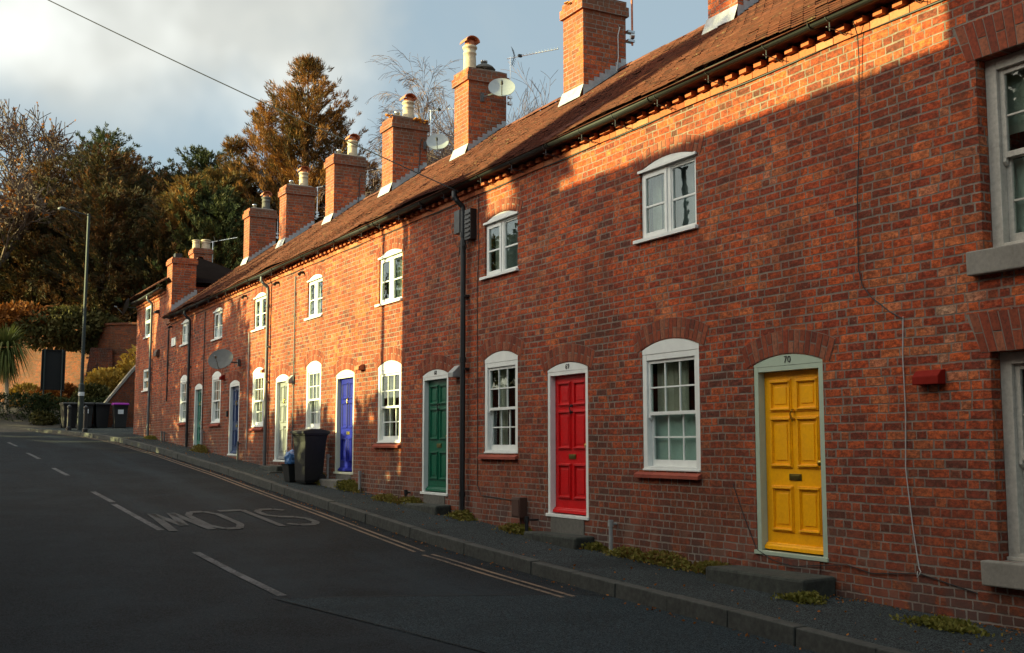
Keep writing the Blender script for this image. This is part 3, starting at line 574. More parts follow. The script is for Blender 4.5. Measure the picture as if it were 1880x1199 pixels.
TAN = .735; GX0, GZ0 = 7.60, 5.665; RX = 10.8; RZ = GZ0 + TAN * (RX - GX0)
def roof_tiles(parent, y0, y1, x0=GX0, z0=GZ0, xr=RX, tan=TAN, seed=1, m=TILE, gauge=.105, wd=.168):
    random.seed(seed); s = math.hypot(1, tan); ux, uz = 1 / s, tan / s; nx, nz = -tan / s, 1 / s; L = (xr - x0) * s; b = MB(); rows = int(L / gauge)
    for r in range(rows + 1):
        sl = r * gauge; y = y0 - (r % 2) * wd / 2; lowf = .5 + .5 * math.sin(r * .9)
        while y < y1 - .01:
            a = max(y, y0) + .002; c = min(y + wd, y1) - .002; y += wd
            if c - a < .02: continue
            j = rnd(-.005, .005); k = rnd(0, .004) + (.012 if random.random() < .03 else 0); tk = .016; wv = .022 * math.sin(a * .8 + r * .11) + .014 * math.sin(a * 2.3)
            def P(sv, nv, yy): return (x0 + sv * ux + nv * nx, yy, z0 + sv * uz + nv * nz)
            e0 = sl - .0 + j; e1 = min(sl + gauge * 1.35, L)
            t0 = tk + .010 + k + wv; t1 = .006 + wv; tw = rnd(-.003, .003); n = len(b.v)
            b.v += [P(e0, t0, a), P(e0, t0 + tw, c), P(e1, t1, c), P(e1, t1, a), P(e0, t0 - tk, a), P(e0, t0 - tk, c)]
            b.f += [(n, n + 3, n + 2, n + 1), (n, n + 1, n + 5, n + 4), (n, n + 4, n + 3), (n + 1, n + 2, n + 5)]
    rf = b.build('roof', m, parent)
    bk = MB(); bx = 2 * xr - x0; bk.quad((x0, y0, z0 - .02), (xr, y0, z0 + (xr - x0) * tan - .02), (xr, y1, z0 + (xr - x0) * tan - .02), (x0, y1, z0 - .02)); bk.quad((xr, y0, z0 + (xr - x0) * tan), (bx, y0, z0), (bx, y1, z0), (xr, y1, z0 + (xr - x0) * tan))
    bk.quad((x0, y0, z0 - .02), (x0, y1, z0 - .02), (x0 + .34, y1, z0 - .03), (x0 + .34, y0, z0 - .03))
    bk.build('roof_back', m, rf)
    rt = MB(); y = y0
    while y < y1 - .02:
        e = min(y + .3, y1) - .008; r0 = .085 + rnd(-.003, .003); z = z0 + (xr - x0) * tan - .045 + rnd(-.004, .004) + .012 * math.sin(y * .8); n = 6
        for i in range(n):
            a0, a1 = math.pi * i / n, math.pi * (i + 1) / n
            rt.quad((xr - r0 * 1.3 * math.cos(a0), y, z + r0 * math.sin(a0)), (xr - r0 * 1.3 * math.cos(a1), y, z + r0 * math.sin(a1)), (xr - r0 * 1.3 * math.cos(a1), e, z + r0 * math.sin(a1)), (xr - r0 * 1.3 * math.cos(a0), e, z + r0 * math.sin(a0)))
        y += .3
    rt.build('ridge_tile', m, rf, smooth=False); return rf
def chimney(parent, y0, y1, x0=10.0, x1=10.87, zb=7.0, zt=9.22, cut=8.95, z_at=None, X0=GX0, Z0=GZ0, flash=True, seed=1):
    random.seed(seed); b = MB(); b.box(x0, x1, y0, y1, zb, cut)
    b.box(x0 - .045, x1 + .045, y0 - .045, y1 + .045, cut, cut + .16, .004); b.box(x0 - .012, x1 + .012, y0 - .012, y1 + .012, cut + .16, zt, .006)
    ch = b.build('chimney', BRC, parent)
    m = MB(); n = len(m.v)
    for (ix, zz) in ((0.0, zt - .005), (.10, zt + .045)):
        for x, y in ((x0 + ix, y0 + ix), (x1 - ix, y0 + ix), (x1 - ix, y1 - ix), (x0 + ix, y1 - ix)): m.v.append((x + rnd(-.01, .01), y, zz + rnd(-.01, .01)))
    m.f += [(4, 5, 6, 7), (0, 1, 5, 4), (1, 2, 6, 5), (2, 3, 7, 6), (3, 0, 4, 7)]; m.build('flaunching', MORT, ch)
    if flash:
        f = MB(); zr = lambda x: Z0 + TAN * (x - X0) + .035
        f.quad((x0 - .012, y0 - .02, zr(x0) + .17), (x0 - .012, y1 + .02, zr(x0) + .17), (x0 - .10, y1 + .03, zr(x0 - .10) + .005), (x0 - .10, y0 - .03, zr(x0 - .10) + .005))
        f.quad((x0 - .012, y0 - .02, zr(x0) + .17), (x0 - .012, y1 + .02, zr(x0) + .17), (x0, y1 + .02, zr(x0) + .17), (x0, y0 - .02, zr(x0) + .17))
        x = x0 - .012
        while x < min(x1, RX) - .02:
            e = min(x + .11, x1); f.poly([(x, y0 - .008, zr(x) - .05), (e, y0 - .008, zr(e) - .05), (e, y0 - .008, zr(e) + .10), (x, y0 - .008, zr(e) + .10)]); x += .11
        f.poly([(x0 - .012, y0 - .01, zr(x0) - .04), (x0 - .012, y0 - .09, zr(x0) - .01), (RX - .05, y0 - .09, zr(RX - .05) - .01), (RX - .05, y0 - .01, zr(RX - .05) - .03)])
        f.build('lead_flashing', LEAD, ch)
    return ch
def pot(ch, x, y, z, hood=True, r=.125, h=.50, m=POT):
    p = MB(); p.lathe((x, y, z), [(r * 1.1, -.06), (r * 1.08, .0), (r * 1.02, h * .5), (r * .98, h * .62), (r * 1.1, h * .64), (r * 1.1, h * .69), (r * .98, h * .71), (r * .98, h * .84), (r * 1.2, h * .86), (r * 1.22, h * .92), (r * 1.0, h * .96), (r * .8, h * .96), (r * .78, h * .7)], 18); p.build('chimney_pot', m, ch, smooth=True)
    if hood:
        q = MB(); q.lathe((x, y, z), [(r * .86, h * .93), (r * .84, h * 1.12), (r * .7, h * 1.12), (r * .7, h * .95)], 14); n = 8; rr = r * 1.15
        for i in range(n):
            a0, a1 = math.pi * i / n, math.pi * (i + 1) / n
            for dr in (0, .014):
                R0 = rr + dr; q.quad((x - R0 * math.cos(a0), y - r * 1.25, z + h * 1.06 + R0 * .8 * math.sin(a0)), (x - R0 * math.cos(a1), y - r * 1.25, z + h * 1.06 + R0 * .8 * math.sin(a1)), (x - R0 * math.cos(a1), y + r * 1.25, z + h * 1.06 + R0 * .8 * math.sin(a1)), (x - R0 * math.cos(a0), y + r * 1.25, z + h * 1.06 + R0 * .8 * math.sin(a0)))
            q.quad(*[(x - (rr + dr) * math.cos(a), y - r * 1.25, z + h * 1.06 + (rr + dr) * .8 * math.sin(a)) for a, dr in ((a0, 0), (a1, 0), (a1, .014), (a0, .014))])
        q.build('pot_hood', TERRA, ch, smooth=False)
def flue(ch, x, y, z, r=.06, h=.2, mound=False):
    if mound: MB().lathe((x, y, z - .03), [(.24, 0), (.2, .05), (.12, .10), (.08, .12)], 12).build('cement_mound', CEM, ch, smooth=True)
    MB().lathe((x, y, z), [(r, 0), (r, h * .75), (r * 1.12, h * .76), (r * 1.12, h * .95), (r * .9, h), (r * .8, h * .8)], 14).build('metal_flue', STEEL, ch, smooth=True)

# ------------------------------------------------------------------ the terrace
def eaves(h, y0, y1, zc=5.47, X=W, brackets=True, seed=1, gz=5.625):
    random.seed(seed); b = MB()
    y = y0
    while y < y1 - .01:                             # projecting course above the cable
        e = min(y + .235, y1); b.box(X - .022 - rnd(0, .004), X + .01, y + .004, e - .004, zc - .005, zc + .066); y += .235
    b.build('string_course', DENT, h)
    b = MB(); y = y0 + .03
    while y < y1 - .1:
        MB().box(X - .085 + rnd(-.008, .008), X - .0, y, y + .112, zc + .072, zc + .130, .002).build('dentil_brick', DENT, h); y += .235
    MB().box(X - .02, X + .02, y0, y1, zc + .15, zc + .19).box(X - .20, X + .02, y0, y1, zc + .192, zc + .20).build('eaves_shadow_board', BLACK, h)  # boards painted black as the shadow gap between dentils and gutter
    g = MB(); n = 8; rr = .055; xc = X - .22
    sag = lambda y: gz + .015 * math.sin(y * .9) + .008 * math.sin(y * 2.1)
    yy = [y0 + (y1 - y0) * i / 10 for i in range(11)]
    for a, c in zip(yy, yy[1:]):
        for i in range(n):
            a0, a1 = math.pi + math.pi * i / n, math.pi + math.pi * (i + 1) / n
            for r_ in (rr, rr - .006):
                q = [(xc + r_ * math.cos(t_), y_, sag(y_) + .03 + r_ * math.sin(t_)) for y_, t_ in ((a, a0), (a, a1), (c, a1), (c, a0))]; g.quad(*q)
        for sx in (-1, 1): g.quad((xc + sx * rr, a, sag(a) + .03), (xc + sx * rr, c, sag(c) + .03), (xc + sx * (rr - .006), c, sag(c) + .03), (xc + sx * (rr - .006), a, sag(a) + .03))
    o = g.build('gutter', GUT, h, smooth=True)
    for f in (.28, .78):
        y = y0 + (y1 - y0) * f; MB().tube([(xc - rr * math.cos(t_) * 1.1, y, sag(y) + .03 - rr * 1.1 * math.sin(t_)) for t_ in [math.pi * i / 8 for i in range(9)]], .011, 6).build('gutter_union', GUT, o)
    if brackets:
        y = y0 + .35
        while y < y1 - .2:
            k = MB(); z = sag(y) - .025; k.tube([(X - .02, y, z - .08), (xc - .05, y - .01, z - .065)], .005, 5); k.tube([(X + .0, y, z - .10), (X - .07, y + .0, z - .09), (X - .10, y - .01, z - .065)], .006, 5); k.tube([(xc, y, z + .02), (xc, y, z - .09)], .005, 5)
            k.tube([(xc + rr * 1.08 * math.cos(t_), y, z + .055 + rr * 1.08 * math.sin(t_)) for t_ in [math.pi + math.pi * i / 6 for i in range(7)]], .005, 5)
            k.build('gutter_bracket', GPIPE, h); y += .92 + rnd(-.05, .05)
def plain_box(b, y0, y1, z0, z1, xb=13.9, X=W, tan=TAN, gable=True):
    b.quad((xb, y0, z0), (xb, y1, z0), (xb, y1, z1), (xb, y0, z1))
    if not gable: b.poly([(X + .001, y0 + .012, z0), (xb, y0 + .012, z0), (xb, y0 + .012, z1), (X + .001, y0 + .012, z1)])
    for y in ((y0 + .012, y1 - .012) if gable else (y1 - .012,)): b.poly([(X + .001, y, z0), (xb, y, z0), (xb, y, z1), ((X + xb) / 2, y, z1 + (xb - X) / 2 * tan - .12), (X + .001, y, z1)])
HS = [  # name, y range, door(y0,y1,z0,top,paint,frame,number), window (y0,y1), lower (z0,spring), upper(z0,spring), chimney y
 dict(k='yellow', y=(6.45, 11.75), d=(8.15, 9.15, .50, 2.40, YEL, PGREEN, '70'), w=(10.05, 11.14), lo=(1.31, 2.73), up=(4.03, 4.90), ch=11.74, kinds=(0, 0)),
 dict(k='red', y=(11.75, 15.88), d=(12.34, 13.36, .655, 2.585, RED, WHITE, '69'), w=(14.19, 15.22), lo=(1.485, 2.885), up=(4.11, 4.965), ch=15.69, kinds=(1, 1)),
 dict(k='green', y=(15.88, 20.05), d=(16.48, 17.48, .80, 2.73, GRN, WHITE, '68'), w=(18.39, 19.46), lo=(1.645, 3.02), up=(4.15, 5.04), ch=20.0, kinds=(2, 2)),
 dict(k='blue', y=(20.05, 24.2), d=(20.66, 21.68, 1.045, 2.97, BLU, CREAM, None), w=(22.58, 23.52), lo=(1.935, 3.28), up=(4.285, 5.13), ch=23.9, kinds=(1, 3)),
 dict(k='grey', y=(24.2, 28.2), d=(24.75, 25.70, 1.235, 3.10, GREY, WHITE, 'plain'), w=(26.62, 27.60), lo=(2.045, 3.39), up=(4.39, 5.22), ch=27.83, kinds=(2, 2)),
 dict(k='navy', y=(28.2, 32.3), d=(28.76, 29.72, 1.345, 3.17, NAVY, WHITE, None), w=(30.62, 31.58), lo=(2.205, 3.52), up=(4.48, 5.28), ch=31.88, kinds=(1, 1)),
 dict(k='teal', y=(32.3, 37.03), d=(32.66, 33.56, 1.50, 3.26, TEAL, WHITE, None), w=(34.48, 35.44), lo=(2.295, 3.63), up=(4.63, 5.33), ch=35.70, kinds=(2, 2)),
]
LBL = {'yellow': 'brick terraced cottage with the bright yellow front door numbered 70', 'red': 'brick terraced cottage with the bright red front door numbered 69', 'green': 'brick terraced cottage with the bottle green front door numbered 68',
 'blue': 'sunlit brick terraced cottage with the royal blue front door behind the wheelie bin', 'grey': 'brick terraced cottage with the pale grey front door', 'navy': 'brick terraced cottage with the dark navy door and a dish on its wall', 'teal': 'farthest low cottage of the terrace, with the dark teal door'}
HOUSE = {}
for i, H in enumerate(HS):
    y0, y1 = H['y']; dy0, dy1, dz, dt, col, fcol, num = H['d']; wy0, wy1 = H['w']; lz, ls = H['lo']; uz, us = H['up']
    h = thing('terraced_house', LBL[H['k']], 'house', (W, y0, zw(y0)), 'terraced cottages'); HOUSE[H['k']] = h
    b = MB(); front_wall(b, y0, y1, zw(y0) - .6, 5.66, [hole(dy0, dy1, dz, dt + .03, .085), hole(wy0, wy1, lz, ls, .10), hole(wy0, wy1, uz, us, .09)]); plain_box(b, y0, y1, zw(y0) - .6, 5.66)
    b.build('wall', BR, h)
    door(h, dy0, dy1, dz, dt, col, fcol, num, knock=IRON if H['k'] in ('red', 'green') else BRASS, plate=IRON if H['k'] == 'grey' else DBRASS)
    sash_window(h, wy0, wy1, lz, ls, .10, kind=H['kinds'][0]); casement_window(h, wy0, wy1, uz, us, .09, H['kinds'][1])
    brick_arch(h, dy0, dy1, dt + .03, .085, .24); brick_arch(h, wy0, wy1, ls, .10, .24); brick_arch(h, wy0, wy1, us, .09, min(.20, max(.05, 5.475 - us - .105)))
    eaves(h, y0, y1, seed=i); roof_tiles(h, y0, y1, seed=i + 10)
    ch = chimney(h, H['ch'], H['ch'] + .64, seed=i, zt=9.22 if i else 9.3); H['cho'] = ch; yc = H['ch'] + .32
    if i == 0: pot(ch, 10.3, yc, 9.3)
    elif i == 1: pass
    elif i == 2: pot(ch, 10.19, yc, 9.24, h=.56); flue(ch, 10.52, yc, 9.36, .065, .17, True)
    else: pot(ch, 10.62 if i > 3 else 10.52, yc, 9.22, m=POT if i != 6 else CEM); flue(ch, 10.24, yc, 9.22, .06, .20)
    MB().fb(dy0 + .10, dy1 - .1, zw(dy0) - .5, dz - .004, 0, .012).build('threshold_base', CEM if i in (1, 2, 3) else BR, h)
    MB().box(W + .5, W + .52, y0 + .03, y1 - .03, zw(y0) - .5, 5.6).build('room_dark_sheet', DARK, h)  # black sheet behind the windows, painted darkness of the unlit interior
    # lichen blobs on the chimney C and A caps
for k, spots in (('blue', [(9.96, 24.0, 9.24), (10.75, 23.87, 9.18), (10.6, 23.86, 9.22)]), ('red', [(9.98, 16.1, 9.2), (10.05, 15.7, 9.2)])):
    H = next(q for q in HS if q['k'] == k)
    for s in spots:
        b = MB()
        for _ in range(10): c = (s[0] + rnd(-.1, .1), s[1] + rnd(-.06, .06), s[2] + rnd(-.05, .01)); b.lathe(c, [(.004, -.01), (.035, 0), (.02, .02), (.004, .026)], 6)
        b.build('lichen', mat('orange_lichen', (.55, .22, .02), .9, noise=.3, scale=60), H['cho'])
# door steps
def step_block(h, y0, y1, x0, z1, m=STEP, seed=1):
    random.seed(seed); b = MB(); b.box(x0, W - .003, y0, y1, gp(x0, y0) - .15, z1, .012); return b.build('doorstep', m, h, bevel=.03)
step_block(HOUSE['yellow'], 8.05, 9.46, 7.47, .372); step_block(HOUSE['red'], 12.2, 13.5, 7.60, .46); step_block(HOUSE['green'], 16.35, 17.75, 7.62, .66); step_block(HOUSE['blue'], 20.75, 22.0, 7.6, .95, CEM); step_block(HOUSE['grey'], 24.6, 25.9, 7.62, 1.15); step_block(HOUSE['grey'], 24.55, 25.4, 7.45, 1.03)

# right-hand house with stone sills
h = thing('brick_house', 'brick house at right edge with recessed peeling sash windows and stone sills', 'house', (W, 0, 0))
def bighole(y0, y1, z0, z1): return [(y0, z0), (y0, z1), (y1, z1), (y1, z0)]
b = MB(); yA, yB = -1.5, 6.45
wins = [(5.02, 6.27, 3.20, 4.83), (5.0, 6.25, .68, 2.36), (1.2, 2.4, 3.2, 4.83), (1.2, 2.4, .68, 2.36)]
front_wall(b, yA, yB, -.5, 6.6, [bighole(*q) for q in wins], depth=.24); plain_box(b, yA, yB, -.5, 6.6); b.build('wall', BR, h)
MB().box(W + .7, W + .72, yA + .05, yB - .05, -.4, 6.5).build('room_dark_sheet', DARK, h)  # flat black sheet for the interior's darkness
for wi, (a, c, z0, z1) in enumerate(wins):
    f = MB(); f.fb(a + .003, a + .11, z0, z1, -.23, -.115); f.fb(c - .11, c - .003, z0, z1, -.23, -.115); f.fb(a + .11, c - .11, z1 - .10, z1 - .003, -.23, -.116); f.fb(a + .11, c - .11, z0 + .002, z0 + .06, -.23, -.113); f.fb(a + .003, c - .003, z0 + .001, z0 + .03, -.12, -.09)
    win = f.build('window', OLDW, h, bevel=.004); zm = (z0 + z1) / 2 - .02
    for (q0, q1, d, nm) in ((zm - .02, z1 - .10, -.150, 'upper_sash'), (z0 + .06, zm + .02, -.190, 'lower_sash')):
        s = MB(); A, B = a + .11, c - .11; s.fb(A, A + .05, q0, q1, d - .035, d); s.fb(B - .05, B, q0, q1, d - .035, d); s.fb(A + .05, B - .05, q0, q0 + (.05 if nm[0] == 'u' else .08), d - .035, d - .001); s.fb(A + .05, B - .05, q1 - .045, q1, d - .035, d - .001)
        s.fb((A + B) / 2 - .010, (A + B) / 2 + .010, q0 + .05, q1 - .045, d - .03, d - .006); zz = q0 + (q1 - q0) * .47; s.fb(A + .05, B - .05, zz - .009, zz + .009, d - .028, d - .008)
        if nm[0] == 'u': s.prism([(W - d, q0 + .005), (W - d - .004, q0 - .03), (W - d + .02, q0 - .065), (W - d + .034, q0 - .03), (W - d + .034, q0 + .005)], 'y', B - .035, B - .003)
        s.build(nm, OLDW, win, bevel=.003); MB().fb(A + .03, B - .03, q0 + .03, q1 - .03, d - .024, d - .019).build('pane', GLASS, win)
    if wi % 2 == 0: MB().fb(a, c, zm + .20, z1 - .06, -.27, -.265).build('blind', BLIND, win); MB().fb(a, c, z0, zm - .02, -.27, -.265).build('frosted_board', mat('frosted', (.46, .47, .40), .6, noise=.08, scale=6), win)
    else:
        curtains(win, a, c, z0, z1, DCURT, .29, [(.62, .98), (.0, .3)]); MB().fb(a, c, z0, zm - .02, -.25, -.245).build('net_curtain', NET, win)
    MB().box(W - .085, W + .12, a - .12, c + .11, z0 - .20, z0 - .0, .003).build('stone_sill', STONE, win, bevel=.012)
    ar = MB(); mo = MB(); n = 17; random.seed(wi); yc = (a + c) / 2
    for i in range(n):
        f0 = a - .14 + (c - a + .28) * i / n; f1 = a - .14 + (c - a + .28) * (i + 1) / n; 
        def K(y, z, d): return (W - d, yc + (y - yc) * (1 + (z - z1) * .42 - .07), z)
        for (q0, q1) in ([(z1 + .004, z1 + .33)] if i % 2 else [(z1 + .004, z1 + .16), (z1 + .172, z1 + .33)]):
            k = len(ar.v); pr = .004 + rnd(0, .004); sg = .035 * (1 - ((i - 8) / 8.5) ** 2) * 0
            ar.v += [K(f0 + .006, q0, 0), K(f1 - .006, q0, 0), K(f1 - .006, q1, 0), K(f0 + .006, q1, 0), K(f0 + .006, q0, pr), K(f1 - .006, q0, pr), K(f1 - .006, q1, pr), K(f0 + .006, q1, pr)]
            for q in ((4, 5, 6, 7), (0, 1, 5, 4), (1, 2, 6, 5), (2, 3, 7, 6), (3, 0, 4, 7)): ar.f.append(tuple(k + j for j in q))
    mo.quad((W - .002, a - .08, z1), (W - .002, c + .08, z1), (W - .002, c + .22, z1 + .33), (W - .002, a - .22, z1 + .33))
    o = ar.build('brick_arch', VOUS, h); mo.build('mortar_bed', MORT, o)
roof_tiles(h, yA, yB - .02, x0=7.62, z0=6.62, seed=60); chimney(h, 2.6, 3.3, zb=7.5, zt=10.3, cut=10.0, Z0=6.62)

# end house, taller
h = thing('end_house', 'taller brick house at far end of the terrace, with one small window above another', 'house', (W, 37.03, 1.7)); EH = h
eY0, eY1, eZ = 37.03, 42.7, 6.72
b = MB(); front_wall(b, eY0, eY1, 1.2, eZ, [bighole(40.12, 41.2, 5.36, 6.44), bighole(40.12, 41.2, 3.50, 4.24)]); plain_box(b, eY0, eY1, 1.2, eZ, xb=11.3, tan=.66, gable=False); b.build('wall', BR, h)
MB().box(W + .6, W + .62, eY0 + .05, eY1 - .05, 1.3, 6.6).build('room_dark_sheet', DARK, h)  # black sheet again, darkness of the interior put into its colour
for (z0, z1) in ((5.36, 6.44), (3.50, 4.24)):
    f = MB(); f.fb(40.12, 40.2, z0, z1, -.08, -.01); f.fb(41.1, 41.2, z0, z1, -.08, -.01); f.fb(40.2, 41.1, z1 - .08, z1, -.08, -.012); f.fb(40.2, 41.1, z0, z0 + .09, -.08, -.012); zz = z0 + (z1 - z0) * .5; f.fb(40.2, 41.1, zz - .05, zz + .05, -.08, -.012); f.fb(40.0, 41.25, z0 - .04, z0, -.06, .05)
    win = f.build('window', WHITE, h); MB().fb(40.19, 41.11, z0 + .05, z1 - .05, -.06, -.055).build('pane', GLASS, win); curtains(win, 40.2, 41.1, z0, z1, NET, .15, [(0, 1)])
b = MB(); ex0, ex1, ez = 7.62, 11.5, 6.86; xm = (ex0 + ex1) / 2; er = ez + .7 * (xm - ex0); yh = 40.3
rf = roof_tiles(h, yh - .02, eY1 + .15, x0=ex0, z0=ez, xr=xm, tan=.7, seed=77)
b = MB(); b.poly([(ex0, eY0 - .1, ez), (ex1, eY0 - .1, ez), (xm, yh, er)]); b.poly([(ex1, eY0 - .1, ez), (ex1, yh, ez), (xm, yh, er)]); b.build('hip_slope', SLATE, rf); MB().poly([(ex0, eY0 - .1, ez), (xm, yh, er), (ex0, yh, ez)]).build('front_slope', TILE, rf)
eaves(h, 37.7, eY1, zc=6.48, seed=9, brackets=False, gz=6.70)
def simple_chimney(x0, x1, y0, y1, zb, zt, par):
    b = MB(); b.box(x0, x1, y0, y1, zb, zt - .2); b.box(x0 - .04, x1 + .04, y0 - .04, y1 + .04, zt - .2, zt - .06, .004); b.box(x0 - .01, x1 + .01, y0 - .01, y1 + .01, zt - .06, zt, .004); return b.build('chimney', BRC, par)
ch = simple_chimney(7.86, 8.62, 36.86, 37.62, 5.5, 7.62, h); MB().box(7.98, 8.2, 37.05, 37.3, 7.62, 7.78).build('chimney_cowl', BLACK, ch)
f = MB(); x = 7.86
while x < 8.6:
    zr = 5.665 + TAN * (x + .1 - 7.6) + .05; f.poly([(x, 36.85, zr - .2), (x + .1, 36.85, zr - .13), (x + .1, 36.85, zr + .10), (x, 36.85, zr + .10)]); x += .1
f.build('lead_flashing', LEAD, ch)
ch = simple_chimney(9.55, 10.2, 41.3, 41.95, 7.4, 8.75, h); pot(ch, 9.70, 41.6, 8.75, False, .13, .34, POT); pot(ch, 10.05, 41.6, 8.75, False, .15, .38, POT)

# ------------------------------------------------------------------ pipes, vents, cables, boxes on the walls
def pipe(parent, y, ztop, zbot, d=.07, r=.034, m=BLACK, name='downpipe', gutz=5.60, swan=True, X=W):
    b = MB(); x = X - d
    if swan: b.tube([(X - .22, y + .05, gutz - .02), (X - .22, y + .05, gutz - .12), (X - .19, y + .03, gutz - .17), (x - .01, y, gutz - .27), (x, y, gutz - .34), (x, y, zbot)], r, 10)
    else: b.tube([(x, y, ztop), (x, y, zbot)], r, 10)
    for z in ((ztop - .45), (ztop + zbot) / 2, zbot + .35): b.tube([(x, y, z), (x, y, z + .07)], r * 1.28, 10); 
    if swan:
        for z in ((ztop + zbot) / 2 - .12, ztop - 1.4): b.fb(y - .07, y + .07, z, z + .03, 0, d, X)
    return b.build(name, m, parent, smooth=False)
pipe(HOUSE['red'], 15.79, 5.3, zw(15.8) - .02, m=BLACK, r=.042, d=.085)
pipe(HOUSE['grey'], 26.22, 5.3, zw(26.2) - .02, m=GPIPE, r=.04)
pipe(HOUSE['teal'], 34.1, 5.3, zw(34) - .02, m=BLACK, r=.04); pipe(EH, 39.75, 6.5, zw(39.7) - .02, m=GPIPE, r=.045, gutz=6.70)
pipe(HOUSE['grey'], 24.30, 5.35, zw(24.3) + .45, .03, .014, GPIPE, 'conduit', swan=False); pipe(HOUSE['grey'], 27.9, 4.4, zw(27.9) + .3, .03, .014, PLAS, 'conduit', swan=False)
pipe(HOUSE['teal'], 32.5, 5.4, zw(32.5) + .1, .02, .012, BLACK, 'conduit', swan=False); pipe(EH, 37.2, 5.3, 3.0, .03, .02, BLACK, 'conduit', swan=False)
def cable(parent, pts, r=.005, m=CABLEB, name='cable'): return MB().tube(pts, r, 5).build(name, m, parent)
for k, Hh in HOUSE.items():
    y0, y1 = next(q for q in HS if q['k'] == k)['y']; cable(Hh, [(W - .012, y0 + (y1 - y0) * i / 8, 5.462 + .012 * math.sin((y0 + i) * 1.7)) for i in range(9)], .009)
Hy = HOUSE['yellow']
cable(Hy, [(W - .12, 7.50, 5.56), (W - .05, 7.52, 5.44), (W - .03, 7.53, 5.2), (W - .02, 7.57, 4.5), (W - .015, 7.62, 3.9), (W - .012, 7.64, 3.25), (W - .012, 7.60, 3.08), (W - .012, 7.5, 2.96), (W - .012, 7.28, 2.80), (W - .012, 7.13, 2.72)], .0055)
cable(Hy, [(W - .012, 7.13, 2.74), (W - .012, 7.15, 2.4), (W - .012, 7.14, 1.9), (W - .014, 7.16, 1.4), (W - .012, 7.14, 1.2), (W - .012, 7.10, .85), (W - .014, 7.05, .55), (W - .03, 7.02, .52), (W - .03, 7.06, .47), (W - .014, 7.07, .52)], .005, CABLEW)
cable(Hy, [(W - .012, 6.46, .40), (W - .012, 7.05, .50), (W - .012, 7.6, .45), (W - .015, 7.9, .50), (W - .03, 8.2, .47), (W - .03, 8.6, .42), (W - .03, 8.9, .46), (W - .012, 9.15, .55), (W - .012, 9.35, .9), (W - .012, 9.5, 1.2)], .005)
cable(HOUSE['red'], [(W - .012, 15.4, 5.45), (W - .012, 15.42, 5.0), (W - .012, 15.40, 4.6), (W - .012, 15.45, 4.0), (W - .012, 15.43, 2.5), (W - .012, 15.42, 1.0), (W - .012, 15.3, .86), (W - .012, 14.3, .83)], .006)
cable(HOUSE['green'], [(W - .012, 15.95, 4.8), (W - .012, 16.15, 4.75), (W - .012, 16.3, 4.95), (W - .012, 16.45, 5.3)], .004)
# junction boxes at the black downpipe
b = MB(); b.fb(15.86, 16.06, 4.93, 5.30, .0, .12); b.fb(15.50, 15.70, 4.78, 5.26, .0, .11)
for i in range(6): b.fb(15.52, 15.68, 4.82 + i * .07, 4.85 + i * .07, .11, .125)
b.build('junction_box', BLACK, HOUSE['red'], bevel=.006)
for k in range(5): yy = 15.6 + k * .06; cable(HOUSE['red'], [(W - .1, yy, 4.85), (W - .12, yy + rnd(-.04, .04), 4.7), (W - .10, yy + .08, 4.55 + rnd(0, .1)), (W - .05, yy + .1, 4.75)], .005)
def cowl(parent, y, z, s=.12, m=PLAS, name='vent_cowl'):
    b = MB(); b.prism([(W, z + s * .9), (W - .02, z + s * .9), (W - .14, z + .02), (W - .14, z - s * .35), (W, z - s * .35)], 'y', y - s * .62, y + s * .62); return b.build(name, m, parent, bevel=.006)
cowl(HOUSE['green'], 16.12, 2.72, .15, PLAS); cowl(HOUSE['grey'], 24.42, 3.02, .15, PLAS)
def boxvent(parent, y0, y1, z0, z1, m, d=.09, name='air_vent'):
    b = MB(); b.prism([(W, z1), (W - d * .55, z1 - .01), (W - d, z1 - (z1 - z0) * .45), (W - d, z0), (W, z0)], 'y', y0, y1); return b.build(name, m, parent, bevel=.006)
boxvent(HOUSE['yellow'], 6.70, 6.98, 2.12, 2.25, REDV, .10); boxvent(HOUSE['blue'], 20.12, 20.33, 3.02, 3.13, TERRA, .13); boxvent(HOUSE['grey'], 26.4, 26.55, 3.32, 3.42, TERRA, .13); boxvent(HOUSE['navy'], 30.2, 30.36, 3.34, 3.47, REDV, .12)
boxvent(EH, 38.6, 39.0, 4.55, 4.78, BROWNV, .12); boxvent(EH, 38.8, 39.0, 6.0, 6.12, BLACK, .15)
for k, yy in (('blue', 23.8), ('grey', 25.6), ('navy', 28.3), ('teal', 36.8)):
    MB().tube([(W, yy, 5.37), (W - .08, yy, 5.36), (W - .12, yy - .02, 5.31)], [.03, .03, .04], 8).build('eaves_lamp', BLACK, HOUSE[k])
MB().fb(36.2, 36.75, 4.72, 4.98, 0, .03).build('name_plaque', WHITE, HOUSE['teal'], bevel=.005)
def standpipe(parent, y, h, m, x=7.82, r=.025, name='standpipe'):
    z = gp(x, y) - .03; b = MB().tube([(x, y, z), (x, y, z + h)], r, 8); b.tube([(x, y, z + h - .08), (x, y, z + h)], r * 1.35, 8); b.tube([(x, y, z + h - .05), (W, y, z + h - .05)], r * .6, 6); b.build(name, m, parent)
standpipe(HOUSE['yellow'], 11.72, .43, PLAS); standpipe(HOUSE['red'], 13.62, .30, BLACK, 7.72); standpipe(HOUSE['green'], 17.95, .27, BLACK); standpipe(HOUSE['blue'], 20.1, .42, PLAS); standpipe(HOUSE['blue'], 21.85, .62, PLAS)
standpipe(HOUSE['navy'], 28.5, .5, GPIPE); standpipe(HOUSE['navy'], 32.25, .6, PLAS, r=.04); standpipe(EH, 37.1, .35, GPIPE); standpipe(EH, 37.5, .35, GPIPE)
